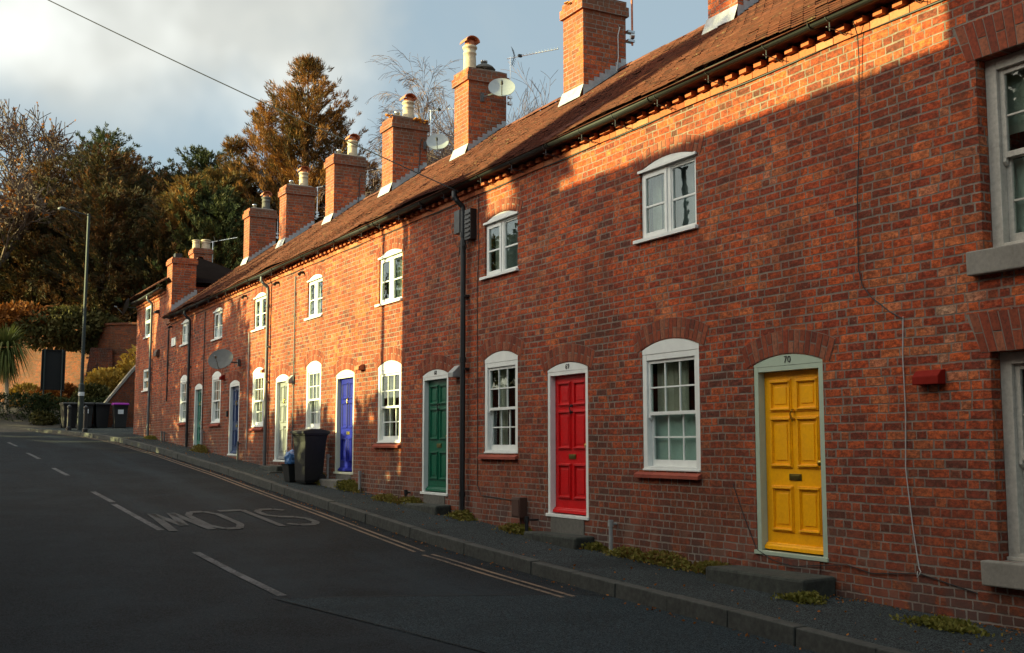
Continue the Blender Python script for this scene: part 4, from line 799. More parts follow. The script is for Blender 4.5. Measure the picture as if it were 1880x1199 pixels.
b = MB(); b.fb(13.92, 14.16, .60, .88, 0, .12); b.fb(13.94, 14.14, .62, .86, .12, .13); b.tube([(W - .05, 14.02, .6), (W - .05, 14.02, .33)], .014, 6); b.build('meter_box', BROWNV, HOUSE['red'], bevel=.01)
MB().fb(29.78, 29.86, 2.35, 2.5, 0, .05).build('doorbell', BLACK, HOUSE['navy'])
for i, (k, x) in enumerate((('red', 10.74), ('blue', 10.72), ('grey', 10.74))):
    H = next(q for q in HS if q['k'] == k); yy = H['ch'] - .012
    cable(H['cho'], [(x, yy, 8.75), (x + .02 - .06, yy, 8.6), (x - .04, yy, 8.2), (x - .08, yy, 7.95)], .010, CABLEW if k == 'red' else CABLEB)
# ------------------------------------------------------------------ dishes and aerials (each a thing)
def dish(c, nrm, r, label, post, shape=(1, .88), m_=None):
    o = thing('satellite_dish', label, 'satellite dish', c, 'satellite dishes'); nv = Vector(nrm).normalized(); up = Vector((0, 0, 1)); e1 = up.cross(nv).normalized(); e2 = nv.cross(e1); C0 = Vector(c)
    b = MB(); N, K = 24, 6
    for sgn in (0, -.012):
        n0 = len(b.v)
        for k in range(K + 1):
            rr = r * k / K
            for j in range(N): a = 2 * math.pi * j / N; b.v.append(tuple(C0 + e1 * rr * shape[0] * math.cos(a) + e2 * rr * shape[1] * math.sin(a) + nv * (.16 * r * (k / K) ** 2 + sgn)))
        for k in range(K):
            for j in range(N): q = (j + 1) % N; b.f.append((n0 + k * N + j, n0 + k * N + q, n0 + (k + 1) * N + q, n0 + (k + 1) * N + j))
    b.build('reflector', m_ or DISH, o, smooth=True)
    a = MB(); f = C0 + nv * r * 1.15 - e2 * r * .35; a.tube([C0 - e2 * r * .85, f - nv * .05], .010, 6); a.tube([f - nv * .08, f + nv * .02], [.03, .022], 8); a.build('feed_arm', GPIPE, o)
    m = MB(); m.tube([C0 - nv * .01, C0 - nv * .08, Vector(post)], .018, 6); m.box(post[0] - .03, post[0] + .03, post[1] - .03, post[1] + .03, post[2] - .09, post[2] + .09); m.build('bracket', GPIPE, o); return o
dish((10.52, 19.55, 8.72), (-.42, -.80, .42), .27, 'grey satellite dish high on the street-lit chimney beside a long aerial', (10.3, 19.97, 8.62))
dish((10.98, 23.55, 8.62), (-.45, -.80, .38), .26, 'pale satellite dish on the chimney topped with orange lichen', (10.8, 23.88, 8.6))
dish((7.36, 28.55, 3.74), (-.55, -.70, .45), .33, 'large satellite dish, coloured as if in shade, on the wall above the navy door', (7.86, 28.75, 3.7), m_=mat('shaded_dish', (.07, .075, .075), .6, noise=.2, scale=9))  # darker copy of the dish grey, with the shade put into its colour
dish((7.55, 42.78, 6.62), (-.9, .30, .3), .36, 'grey satellite dish at the far corner of the end house', (7.9, 42.65, 6.6), m_=MATS['shaded_dish'])
def aerial(base, h, bdir, L, label, n=12, post=None):
    o = thing('tv_aerial', label, 'aerial', base, 'television aerials'); B = Vector(base); T = B + Vector((0, 0, h)); dv = Vector(bdir).normalized(); sd = dv.cross(Vector((0, 0, 1))).normalized()
    m = MB(); m.tube([B, T], .014, 6); m.box(B.x - .05, B.x + .03, B.y - .03, B.y + .05, B.z + .02, B.z + .08); m.box(B.x - .05, B.x + .03, B.y - .03, B.y + .05, B.z + .15, B.z + .2); m.build('mast', ALU, o)
    b = MB(); b.tube([T - dv * .08 - Vector((0, 0, .02)), T + dv * L - Vector((0, 0, .02))], .011, 5)
    for i in range(n): p = T + dv * (L * (.28 + .72 * i / (n - 1))) + Vector((0, 0, -.005)); b.tube([p - sd * .07, p + sd * .07], .005, 4)
    b.build('boom', ALU, o)
    r = MB(); p = T + dv * .08
    for k in (-1, 1):
        for q in range(4): a = p + Vector((0, 0, k * (.03 + q * .045))) - dv * (q * .012); r.tube([a - sd * .14, a + sd * .14], .005, 4)
    r.tube([p + Vector((0, 0, .18)) - dv * .05, p, p + Vector((0, 0, -.18)) - dv * .05], .007, 4); r.box(p.x + dv.x * .12 - .04, p.x + dv.x * .12 + .04, p.y + dv.y * .12 - .03, p.y + dv.y * .12 + .03, p.z - .02, p.z + .03); r.build('reflector', BLACK, o)
    return o
aerial((10.97, 20.0, 8.55), 1.03, (.75, -.65, .12), 1.0, 'white yagi aerial against open sky, on the chimney with the steel flue')
aerial((10.96, 23.9, 8.5), .98, (.8, -.6, .05), .9, 'white aerial poking out behind the lichen-topped chimney toward the next stack')
aerial((10.96, 27.9, 8.6), .30, (.8, -.6, .18), .9, 'two-boom aerial low on the third chimney from the end-house side', 8)
aerial((10.95, 31.9, 8.3), .95, (.8, -.6, .12), .6, 'small aerial between two chimneys in front of the conifer', 6)
aerial((10.95, 35.8, 8.3), .75, (.8, -.6, .1), .35, 'short stubby aerial on the farthest low-cottage chimney', 5)
aerial((10.25, 41.4, 7.8), 1.25, (.85, -.45, .18), .9, 'thin aerial on the end house beside its pale chimney pots', 7)
o = thing('tv_aerial', 'plain rusty aerial mast rising past the frame top from the nearest tall chimney', 'aerial', (10.95, 15.66, 8.4), 'television aerials'); MB().tube([(10.97, 15.64, 8.45), (10.97, 15.64, 10.6)], .018, 8).build('mast', TERRA, o); b = MB(); b.box(10.86, 11.0, 15.6, 15.7, 8.50, 8.54); b.box(10.86, 11.0, 15.6, 15.7, 8.66, 8.70); b.tube([(10.92, 15.62, 8.6), (10.98, 15.6, 8.6)], .05, 8); b.build('bracket', STEEL, o)
# overhead wire and its pole
P0, P1 = Vector((7.72, 15.77, 5.56)), Vector((-1.6, 22.05, 11.2))
a_, b_ = Vector((7.72, 15.77, 5.56)), Vector((2.2, 19.49, 8.92)); dirw = (b_ - a_) / (b_.x - a_.x); Pp = a_ + dirw * (-1.7 - a_.x)
pts = [a_ + (Pp - a_) * (i / 16) - Vector((0, 0, .10 * math.sin(math.pi * i / 16))) for i in range(17)]
tag(MB().tube(pts, .009, 5).build('overhead_wire', CABLEB), 'thin black overhead wire crossing the cloud to the eaves', 'wire')
tag(MB().tube([(Pp.x, Pp.y, zw(Pp.y) - .3), (Pp.x, Pp.y, Pp.z + .3)], [.15, .10], 10).build('telegraph_pole', BARK), 'wooden telegraph pole carrying the overhead wire, across the street', 'pole')

# ------------------------------------------------------------------ bins
def wheelie(x, y, rz, label, lid=BINL, sticker=False, z=None, tilt=0):
    z = gp(x, y) if z is None else z; o = thing('wheelie_bin', label, 'bin', (x, y, z), 'wheelie bins'); o['_w'] = (0, 0, 0); o.scale = (.92, .76, 1) if x == 7.46 else (1, 1, 1); o.rotation_euler = (0, 0, rz)
    b = MB(); n = 0; prof = [(.0, .20, .235), (.05, .225, .255), (.8, .275, .305), (.93, .285, .33), (.93, .30, .345), (1.0, .30, .345)]
    for zz, hx, hy in prof:
        for sx, sy in ((-1, -1), (1, -1), (1, 1), (-1, 1)): b.v.append((sx * hx, sy * hy + (.02 if zz > .5 else 0), zz + .03))
    for k in range(len(prof) - 1):
        for j in range(4): q = (j + 1) % 4; b.f.append((k * 4 + j, k * 4 + q, k * 4 + 4 + q, k * 4 + 4 + j))
    b.f.append((3, 2, 1, 0)); b.build('bin_body', BINB, o, bevel=.02)
    l = MB(); n = 6
    for i in range(n):
        f0, f1 = i / n, (i + 1) / n; h0, h1 = .045 * math.sin(math.pi * f0) + .01, .045 * math.sin(math.pi * f1) + .01; ya, yb = -.37 + .78 * f0, -.37 + .78 * f1
        l.quad((-.315, ya, 1.035 + h0), (.315, ya, 1.035 + h0), (.315, yb, 1.035 + h1), (-.315, yb, 1.035 + h1)); l.quad((-.315, ya, 1.0), (-.315, yb, 1.0), (-.315, yb, 1.035 + h1), (-.315, ya, 1.035 + h0)); l.quad((.315, yb, 1.0), (.315, ya, 1.0), (.315, ya, 1.035 + h0), (.315, yb, 1.035 + h1))
    l.quad((-.315, -.37, 1.0), (.315, -.37, 1.0), (.315, -.37, 1.045), (-.315, -.37, 1.045)); l.quad((-.315, .41, 1.0), (.315, .41, 1.0), (.315, .41, 1.045), (-.315, .41, 1.045)); l.box(-.2, .2, -.1, .25, 1.075, 1.092)
    l.build('lid', lid, o, bevel=.006)
    hd = MB().tube([(-.24, .36, 1.02), (-.24, .42, 1.0), (.24, .42, 1.0), (.24, .36, 1.02)], .016, 8); hd.build('handle', BINB, o)
    for s in (-1, 1): MB().tube([(s * .22, .24, .10), (s * .27, .24, .10)], .10, 16).build('wheel', BLACK, o)
    if sticker: MB().box(-.12, .10, -.337, -.333, .62, .80).box(-.08, .06, -.342, -.338, .72, .74).build('sticker', LABELM, o)
    return o
wheelie(7.46, 21.95, R(-82), 'black wheelie bin standing by the wall before the blue door')
wheelie(6.75, 50.6, R(5), 'black wheelie bin at left end of the dark bin row by the hedge', z=2.3); wheelie(7.35, 50.2, R(-6), 'black wheelie bin with a white sticker, behind the bollards', BINL, True, z=2.3)
wheelie(7.98, 50.3, R(4), 'black wheelie bin with a flat grey lid beside the purple-lidded one', z=2.3); wheelie(8.62, 49.6, R(-3), 'wheelie bin with a purple lid and white sticker near the end house', PURP, True, z=2.28)
x, y = 7.36, 22.55; z = gp(x, y); o = thing('recycling_box', 'small black recycling box stuffed with a blue bag beside the wheelie bin', 'recycling box', (x, y, z)); b = MB(); n = 0
for zz, s in ((0, .15), (.33, .20), (.36, .215)):
    for sx, sy in ((-1, -1), (1, -1), (1, 1), (-1, 1)): b.v.append((x + sx * s, y + sy * s * 1.1, z + zz))
for k in range(2):
    for j in range(4): q = (j + 1) % 4; b.f.append((k * 4 + j, k * 4 + q, k * 4 + 4 + q, k * 4 + 4 + j))
b.f.append((3, 2, 1, 0)); b.build('box_body', BINB, o, bevel=.01)
random.seed(8); bm = bmesh.new(); bmesh.ops.create_icosphere(bm, subdivisions=3, radius=.21)
for v in bm.verts: v.co *= 1 + .16 * math.sin(v.co.x * 31 + v.co.z * 17) * math.cos(v.co.y * 27) + rnd(-.05, .05); v.co.z *= .95
me = bpy.data.meshes.new('blue_bag'); bm.to_mesh(me); me.materials.append(BLUEBAG); bg_ = bpy.data.objects.new('blue_bag', me); C.objects.link(bg_); bg_.location = (x, y, z + .44); tag(bg_, 'crumpled pale blue plastic bag in the recycling box', 'bag')

# ------------------------------------------------------------------ far street furniture
def rev(o): return o
o = thing('street_lamp', 'tall dark street lamp with a short arm, behind the bollards', 'street lamp', (6.78, 47.6, 2.2))
MB().tube([(6.78, 47.6, 2.0), (6.78, 47.6, 4.0), (6.78, 47.6, 4.05), (6.80, 47.6, 10.85)], [.11, .11, .07, .055], 12).build('pole', mat('lamp_green', (.012, .02, .018), .6, 0), o); MB().tube([(6.80, 47.6, 10.78), (5.85, 47.6, 10.98)], .022, 8).build('arm', mat('lamp_green'), o)
b = MB(); b.lathe((5.78, 47.6, 10.95), [(.05, -.06), (.15, -.03), (.16, .02), (.08, .07), (.03, .08)], 12); b.build('lantern', GPIPE, o, smooth=True); MB().tube([(6.78, 47.6, 3.55), (6.78, 47.6, 3.7)], .117, 12).build('label_band', LABELM, o)
for (x, y, lb) in ((6.62, 45.2, 'black bollard nearest the end house on the pavement edge'), (6.36, 47.6, 'black bollard farther left, in front of the stickered bin')):
    z = gp(x, y); o = thing('bollard', lb, 'bollard', (x, y, z), 'bollards on the bend'); MB().lathe((x, y, z), [(.10, -.05), (.10, .12), (.075, .15), (.07, .85), (.085, .87), (.085, .93), (.07, .96), (.02, 1.0)], 14).build('post', BLACK, o, smooth=False)
o = thing('sign_board', 'black back of a large sign board on two posts above the hedge', 'sign', (6.5, 54, 3.2)); 
for x in (6.10, 6.84): MB().tube([(x, 54, 2.9), (x, 54, 5.85)], .04, 8).build('post', mat('lamp_green'), o)
MB().box(6.02, 6.92, 54.05, 54.09, 4.05, 5.80).build('panel', SIGNB, o); b = MB(); b.box(5.98, 6.02, 53.98, 54.1, 4.0, 5.82); b.box(6.92, 6.97, 53.98, 54.1, 4.0, 5.82); b.box(6.02, 6.92, 54.0, 54.1, 5.80, 5.84); b.build('panel_frame', SIGNB, o)
# low wall that climbs beside the end house
o = thing('ramp_wall', 'dark brick wall with a sloping coping climbing to the end house', 'wall', (8.5, 50.4, 2.3))
MB().prism([(7.3, 1.8), (11.5, 1.8), (11.5, 7.4), (9.2, 4.60), (8.05, 3.05), (7.3, 2.95)], 'y', 50.7, 51.0).build('wall', BRW, o); MB().prism([(8.0, 3.05), (9.2, 4.64), (11.5, 7.45), (11.5, 7.57), (9.15, 4.74), (7.97, 3.14)], 'y', 50.64, 51.06).build('coping', STONE, o)
# retaining wall with buttress and ledge
o = thing('retaining_wall', 'tall sunlit old brick retaining wall below the trees', 'wall', (8, 60.5, 2.8)); random.seed(4)
WL = [(30, 54), (15, 56.2), (11.0, 57.4), (9.4, 58.7), (6.25, 65.0), (3.0, 71.5), (-2, 79), (-12, 90)]
def wall_run(b, line, d0, z0, d1, z1):
    """strip along the line, pushed d metres to the back"""
    P = [Vector(p) for p in line]; N = []
    for i in range(len(P)):
        q = (P[min(i + 1, len(P) - 1)] - P[max(i - 1, 0)]).normalized(); N.append(Vector((q.y, -q.x)))
    for i in range(len(P) - 1):
        a0, a1, c0, c1 = P[i] + N[i] * d0, P[i + 1] + N[i + 1] * d0, P[i] + N[i] * d1, P[i + 1] + N[i + 1] * d1
        b.quad((a1.x, a1.y, z0), (a0.x, a0.y, z0), (c0.x, c0.y, z1), (c1.x, c1.y, z1))
b = MB(); wall_run(b, WL, -.7, 1.6, 0, 6.0); wall_run(b, WL, 0, 6.0, .28, 6.05); wall_run(b, WL, .28, 6.05, .30, 7.55); wall_run(b, WL, .22, 7.55, .22, 7.66); wall_run(b, WL, .22, 7.55, .30, 7.55); wall_run(b, WL, .22, 7.66, .8, 7.66); b.build('wall', BRW, o)
b = MB(); n = 0
for (x, y) in ((9.35, 58.1), (8.15, 59.9)): pass
b.v += [(8.0, 57.9, 1.8), (9.75, 57.7, 1.8), (9.9, 59.2, 1.8), (8.5, 60.6, 1.8), (8.65, 58.35, 6.35), (9.65, 58.25, 6.35), (9.8, 59.2, 6.35), (9.0, 60.2, 6.35)]
for q in ((0, 1, 5, 4), (1, 2, 6, 5), (3, 0, 4, 7), (4, 5, 6, 7)): b.f.append(q)
b.build('buttress', mat('dark_brick', fn=brick_fn(.45, .3, False)), o)
b = MB(); P = [Vector(p) for p in WL]; rows = [(.5, 7.3), (4, 8.0), (10, 9.6), (20, 11.5), (45, 14), (150, 20)]
for i, p in enumerate(P):
    q = (P[min(i + 1, len(P) - 1)] - P[max(i - 1, 0)]).normalized(); nn = Vector((q.y, -q.x))
    for dd_, zz in rows: v = p + nn * dd_; b.v.append((v.x, v.y, zz))
K = len(rows)
for i in range(len(P) - 1):
    for j in range(K - 1): b.f.append((i * K + j, i * K + j + 1, (i + 1) * K + j + 1, (i + 1) * K + j))
tag(b.build('hillside', SOIL), kind='structure')

# opposite side of the street: the house whose shadow lies on the terrace, garden wall
OFF = (W + 2.6) * math.tan(R(SUN_PHI))                 # where the shadow of its corner falls along the terrace
DL = (W + 2.6) / math.cos(R(SUN_PHI)) * math.tan(R(SUN_EL))
eyB = 18.25 + OFF; eyA = 6.55 + OFF; H1 = 5.07 + DL
o = thing('opposite_house', 'long brick house across the street behind the camera, with parapet', 'house', (-6, eyB, 0)); b = MB(); b.box(-10.5, -2.6, -8, eyA, -1, H1 + 1.6); b.box(-10.5, -2.6, eyA, eyB, -1, H1); b.build('wall', BRO, o)
for k, yy in enumerate((3.0, 7.0, 11.5, 14.8, 18.6)):
    for zz in (1.9, 4.9): w_ = MB().box(-2.6, -2.55, yy, yy + 1.1, zz, zz + 1.5).build('window', WHITE, o); MB().box(-2.55, -2.545, yy + .08, yy + 1.02, zz + .08, zz + 1.42).build('pane', SLATE, w_)
o = thing('garden_wall', 'brick garden wall across the street beyond the opposite house', 'wall', (-3, 36, 0)); MB().box(-3.2, -2.9, eyB + .1, 48, 0, 3.6).build('wall', BRO, o)

# ------------------------------------------------------------------ vegetation
def rdir(): 
    v = Vector((random.gauss(0, 1), random.gauss(0, 1), random.gauss(0, 1))); return v.normalized()
def leafblade(b, p, d, L, wd):
    s = d.cross(rdir()); 
    if s.length < 1e-3: return
    s = s.normalized() * wd * .5; q = p + d * L; m = p + d * L * .45; n = len(b.v)
    b.v += [tuple(p), tuple(m + s), tuple(q), tuple(m - s)]; b.f.append((n, n + 1, n + 2, n + 3))
def conifer(base, H, Rr, label, m=CONL, seed=1, nb=330, lo=.05, power=.8, up=.35, L=(.35, .75), wd=.11, spray=10, name='conifer_tree', leaders=1, dens=1.0, taper=.55, group=None, clumps=9, sides=None):
    random.seed(seed); B = Vector(base); o = thing(name, label, 'tree', base, group); tr = MB(); cr = MB(); tr.tube([B, B + Vector((0, 0, H * .55)), B + Vector((0, 0, H * .97))], [H * .02, H * .012, .03], 8)
    heads = [(Vector((0, 0, 0)), 1.0, 1.0)]
    for k in range(leaders - 1): a = rnd(0, 6.28); rr = Rr * rnd(.35, .8); heads.append((Vector((rr * math.cos(a), rr * math.sin(a), 0)), rnd(.62, .96), rnd(.4, .65)))
    if sides: heads = heads[:1] + [(Vector((.876 * a, -.482 * a + c_, 0)), hs_, rs_) for a, c_, hs_, rs_ in sides]
    for off, hs, rs in heads:
        for i in range(int(nb * (1 if rs == 1 else rs * .8))):
            t_ = rnd(lo, 1) ** .85; az = rnd(0, 6.283); Lb = Rr * rs * (1 - t_) ** power * rnd(.70, 1.18) + .25; z0 = H * hs * t_; dh = Vector((math.cos(az), math.sin(az), 0)); slope = rnd(-.18, .12) + t_ * .28
            tip = rnd(.7, 1.3) * up
            def at(s): return B + off + Vector((0, 0, z0)) + dh * Lb * s + Vector((0, 0, Lb * (slope * s + tip * s * s * .48)))
            if i % 3 == 0 and off.length == 0: tr.tube([at(0), at(.5), at(.95)], [.05, .035, .012], 4, False)
            nc = max(3, int(clumps * min(1, Lb / (Rr * .6)) * dens))
            for c in range(nc):
                s = .2 + .82 * (c + random.random()) / nc; p = at(s); dv = (at(min(s + .1, 1.15)) - p).normalized()
                for _ in range(spray):
                    d2 = (dv * .9 + rdir() * .62 + Vector((0, 0, .28 * up - .05))).normalized(); leafblade(cr, p + rdir() * .16 * (1.2 - s * .6), d2, rnd(*L) * (1.1 - .35 * s), wd * rnd(.7, 1.4))
    for i in range(26): leafblade(cr, B + Vector((rnd(-.1, .1), rnd(-.1, .1), H * rnd(.93, 1.0))), (Vector((0, 0, 1)) + rdir() * .3).normalized(), .5, .1)
    tr.build('trunk', BARK, o); cr.build('crown', m, o); return o
def bare_tree(base, H, label, seed=1, spread=.55, levels=6, kids=3, r0=.22, bark=BARK, twig=OAKT, droop=0.0, first=.28, group=None, shrink=.70, leaves=None, lean=(0, 0), tw=.014, name='bare_tree', tl=1):
    random.seed(seed); B = Vector(base); o = thing(name, label, 'tree', base, group); tr = MB(); cr = MB(); lf = MB()
    def grow(p, d, L, r, lv):
        pts = [p]; q = p; dd = d.copy(); n = 4 if lv < 3 else 3
        for i in range(n):
            dd = (dd + rdir() * .16 + Vector((0, 0, (.05 if lv < 3 else 0) - droop * max(0, lv - 2) * .35))).normalized(); q = q + dd * L / n; pts.append(q)
        r1 = max(r * .62, tw * .55); rs = [r + (r1 - r) * i / n for i in range(n + 1)]; (tr if lv <= tl else cr).tube(pts, rs, 7 if lv < 2 else (4 if lv < 4 else 3), False)
        if lv >= levels:
            if leaves and random.random() < .10:
                for _ in range(3): leafblade(lf, pts[random.randint(1, n)], rdir(), rnd(.12, .22), .12)
            return
        k = kids + (1 if random.random() < .4 else 0)
        for j in range(k):
            i = random.randint(1 if lv else 2, n) if j else n; ax = rdir(); dv = (dd + (ax - dd * ax.dot(dd)).normalized() * spread * rnd(.6, 1.4)).normalized(); grow(pts[i], dv, L * shrink * rnd(.75, 1.15), max(r1 * (.72 if j else .95), tw * .6), lv + 1)
    grow(B, (Vector((lean[0], lean[1], 1))).normalized(), H * first, r0, 0)
    k = H / (max(v[2] for v in cr.v) - B.z)
    for q in (tr, cr, lf): q.v = [(B.x + (v[0] - B.x) * k, B.y + (v[1] - B.y) * k, B.z + (v[2] - B.z) * k) for v in q.v]
    tr.build('trunk', bark, o); cr.build('crown', twig, o)
    if leaves: lf.build('dead_leaves', leaves, o)
    return o
def bush(c, r, label, m, n=1500, L=.16, wd=.10, seed=1, box=False, cat='bush', name='bush', group=None, up=.3, stems=True):
    random.seed(seed); o = thing(name, label, cat, (c[0], c[1], c[2]), group); b = MB(); Cc = Vector(c); lump = [(rdir(), rnd(.75, 1.15) if box else rnd(.45, 1.45)) for _ in range(7 if box else 14)]
    for _ in range(n):
        v = rdir(); s = random.random() ** .28
        k = 1 + sum((q - 1) * max(0, v.dot(a)) ** 3 for a, q in lump)
        if box: v = Vector([max(-.62, min(.62, q * 1.4)) / .62 * (1 if True else 0) for q in v]); k = rnd(.94, 1.03)
        p = Cc + Vector((v.x * r[0], v.y * r[1], r[2] + v.z * r[2])) * 1.0 if False else Cc + Vector((v.x * r[0] * s * k, v.y * r[1] * s * k, r[2] * .9 + v.z * r[2] * s * k))
        if p.z < c[2] - .03: continue
        leafblade(b, p, (v * .7 + rdir() * .8 + Vector((0, 0, up))).normalized(), L * rnd(.6, 1.3), wd * rnd(.7, 1.3))
    b.build('foliage', m, o)
    if stems:
        s = MB()
        for i in range(6): a = rnd(0, 6.28); s.tube([(c[0], c[1], c[2] - .1), (c[0] + r[0] * .5 * math.cos(a), c[1] + r[1] * .5 * math.sin(a), c[2] + r[2] * 1.3)], [.03, .01], 4, False)
        s.build('stems', BARK, o)
    return o
conifer((20.6, 62, 2.8), 20.9, 7.0, 'tall orange-lit cypress standing alone behind the chimneys', CYPL, 3, nb=520, power=.72, clumps=13, spray=14, up=.85, L=(.24, .55), wd=.045, lo=.02, sides=[(-2.3, .5, .88, .62), (-4.3, -.5, .77, .58), (-5.6, .5, .62, .5), (1.9, .8, .86, .62), (-1.0, -1.5, .8, .6), (3.6, 0, .70, .52)])
conifer((16.0, 63, 7.5), 9.2, 4.6, 'bronze conifer left of the tall cypress, above the end house', CONL, 5, nb=300, leaders=4, power=.6, clumps=11, spray=12, L=(.25, .5), wd=.075, up=.6, group='evergreens on the hill')
yy = [((15.2, 68, 8.6), 8.6, 5.2, YEWL, 'bronze yew in front of the green-topped conifer', 17), ((18.4, 66, 7.5), 8.4, 4.6, YEWG, 'dark evergreen in the dip left of the cypress', 18), ((17.0, 71, 8.8), 11.0, 4.8, YEWG, 'green-topped conifer on the hill just left of the tall cypress', 8), ((13.4, 74, 9.2), 9.6, 5.4, YEWL, 'rust-red spreading yew in the middle of the wooded hill', 9), ((10.8, 69, 8.2), 10.2, 5.2, YEWL, 'brown yew rising behind the street lamp head', 11),
      ((7.6, 69, 8.2), 6.6, 4.6, YEWL, 'dark yew at left above the retaining wall', 12), ((5.0, 73, 8.4), 5.6, 4.6, YEWG, 'low dark yew under the bare oak at left edge', 13), ((12.2, 80, 10.5), 12.2, 4.4, YEWG, 'dark pointed evergreen at the back of the wood', 14), ((10.2, 63.5, 7.4), 7.6, 4.4, YEWL, 'shadowed evergreen hanging over the retaining wall', 15), ((15.0, 60.8, 7.4), 7.6, 4.2, YEWG, 'dark evergreen directly behind the end house chimneys', 16)]
for p, H, r, m, lb, sd in yy: conifer(p, H, r, lb, m, sd, nb=240, lo=.02, leaders=6, power=.45, up=.65, L=(.18, .40), wd=.058, spray=17, clumps=9, name='yew_tree', group='evergreens on the hill')
conifer((-1.5, 82, 9.5), 8.5, 5.4, 'broad dark yew beyond the left edge of the wood', YEWL, 19, nb=150, lo=.02, leaders=4, power=.45, up=.65, L=(.2, .45), wd=.07, spray=13, clumps=8, name='yew_tree', group='evergreens on the hill'); conifer((-10, 92, 11), 10.5, 6, 'tall evergreen farthest left along the hill', YEWG, 20, nb=150, lo=.02, leaders=4, power=.5, up=.65, L=(.2, .45), wd=.07, spray=13, clumps=8, name='yew_tree', group='evergreens on the hill')
bare_tree((5.6, 74, 9), 14.5, 'leafless oak with a spreading crown at the left edge', 21, .58, 7, 3, .42, BARK, OAKT, first=.20, leaves=RUST, shrink=.80, tw=.035, group='bare trees')
bare_tree((10.0, 80, 9.5), 12.8, 'second leafless oak, lower, behind the yews', 22, .60, 7, 3, .34, BARK, OAKT, first=.20, shrink=.80, tw=.035, group='bare trees')
bare_tree((4.5, 66, 7.6), 9.5, 'small bare tree with clinging rusty leaves at the far left', 23, .6, 6, 3, .2, BARK, OAKT, first=.22, leaves=RUST, shrink=.76, tw=.03, group='bare trees')
bare_tree((23.6, 54, 3), 20.3, 'tall white-stemmed birch with drooping bare twigs between two chimneys', 31, .36, 8, 3, .24, BIRCHB, TWIG, droop=.09, first=.21, shrink=.74, tw=.011, tl=2, group='bare trees')
bare_tree((21.8, 51, 3), 15.5, 'slim bare birch beside the lichen-topped chimney', 32, .40, 7, 2, .15, BIRCHB, TWIG, droop=.09, first=.24, shrink=.77, tw=.020, tl=2, group='bare trees')
bare_tree((25.6, 52, 3), 14.8, 'bare twiggy tree filling the gap right of the lichen-topped chimney', 33, .50, 6, 3, .18, BARK, OAKT, first=.25, shrink=.74, tw=.018, group='bare trees')
bare_tree((25.2, 43.5, 3), 14.6, 'faint bare treetop showing just above the ridge near the aerial', 34, .42, 6, 3, .15, BARK, TWIG, first=.28, shrink=.72, tw=.014, group='bare trees')
bare_tree((28.2, 46, 3), 16.2, 'faint bare treetop above the ridge beside the nearest tall chimney', 35, .42, 6, 3, .15, BARK, TWIG, first=.28, shrink=.72, tw=.014, group='bare trees')
# overhanging laurel, bushes, hedges
bush((8.2, 60.0, 6.4), (2.6, 1.0, 1.1), 'glossy laurel spilling over the retaining wall behind the lamp', LAUR, 5200, .26, .15, 41, up=-.3, stems=False); bush((5.2, 60.6, 7.0), (2.6, 1.2, .9), 'brown creeper over the wall top at far left', RUST, 3200, .24, .13, 42, up=-.3, stems=False)
bush((9.0, 55.5, 3.3), (1.3, 1.0, .95), 'golden leafy bush lit by sun above the ramp wall', GOLD, 2600, .22, .14, 43); bush((8.2, 54.5, 3.1), (1.1, .9, .7), 'green bush on the bank left of the golden one', LAUR, 2000, .2, .12, 44); bush((10.4, 56, 4.1), (1.2, .9, .9), 'golden bush highest on the bank by the end house', GOLD, 2200, .24, .14, 45)
bush((6.7, 56.5, 3.4), (.9, .7, .5), 'orange-leaved shrub below the sign board', RUST, 1500, .2, .12, 46); bush((5.6, 57, 3.4), (.8, .6, .55), 'yellowish shrub left of the sign posts', GOLD, 1100, .2, .12, 47); bush((7.6, 57.2, 3.5), (.7, .6, .6), 'reddish bush between sign and lamp', RUST, 1200, .2, .12, 48)
bush((4.6, 53.8, 2.55), (1.7, 1.1, .66), 'dark clipped hedge mound at left edge of the bend', HEDL, 5200, .12, .08, 49, box=True, cat='hedge', name='hedge'); bush((7.1, 52.8, 2.45), (1.5, .9, .62), 'dark clipped hedge behind the bins', HEDL, 4200, .12, .08, 50, box=True, cat='hedge', name='hedge'); bush((6.0, 52.0, 2.35), (.55, .5, .42), 'small loose shrub in front of the hedge by the bins', LAUR, 1100, .13, .08, 51)
o = thing('cabbage_palm', 'spiky cabbage palm on a slim pale trunk at left edge', 'tree', (4.7, 54.5, 2.9)); random.seed(6); MB().tube([(4.72, 54.5, 2.7), (4.66, 54.5, 4.0), (4.58, 54.5, 5.6)], [.11, .085, .09], 8).build('trunk', POT, o); b = MB()
for i in range(420):
    v = rdir(); v.z = v.z * .9 + .25; v.normalize(); p = Vector((4.56, 54.5, 5.9)) + v * .1; L = rnd(.9, 1.5); s = v.cross(Vector((0, 0, 1))); s = (s.normalized() if s.length > .01 else Vector((1, 0, 0))) * .028; mid = p + v * L * .55; tip = p + v * L * .92 + Vector((0, 0, -L * (.12 if v.z > .4 else .55)))
    b.quad(p - s, p + s, mid + s, mid - s); n = len(b.v); b.v += [tuple(mid - s), tuple(mid + s), tuple(tip)]; b.f.append((n, n + 1, n + 2))
for i in range(260): a = rnd(0, 6.28); p = Vector((4.56 + .16 * math.cos(a), 54.5 + .16 * math.sin(a), rnd(5.3, 5.9))); q = p + Vector((math.cos(a) * rnd(.2, .6), math.sin(a) * rnd(.2, .6), -rnd(.6, 1.3))); s = Vector((-math.sin(a), math.cos(a), 0)) * .025; b.quad(p - s, p + s, q + s * .3, q - s * .3)
b.build('crown', PALM, o)
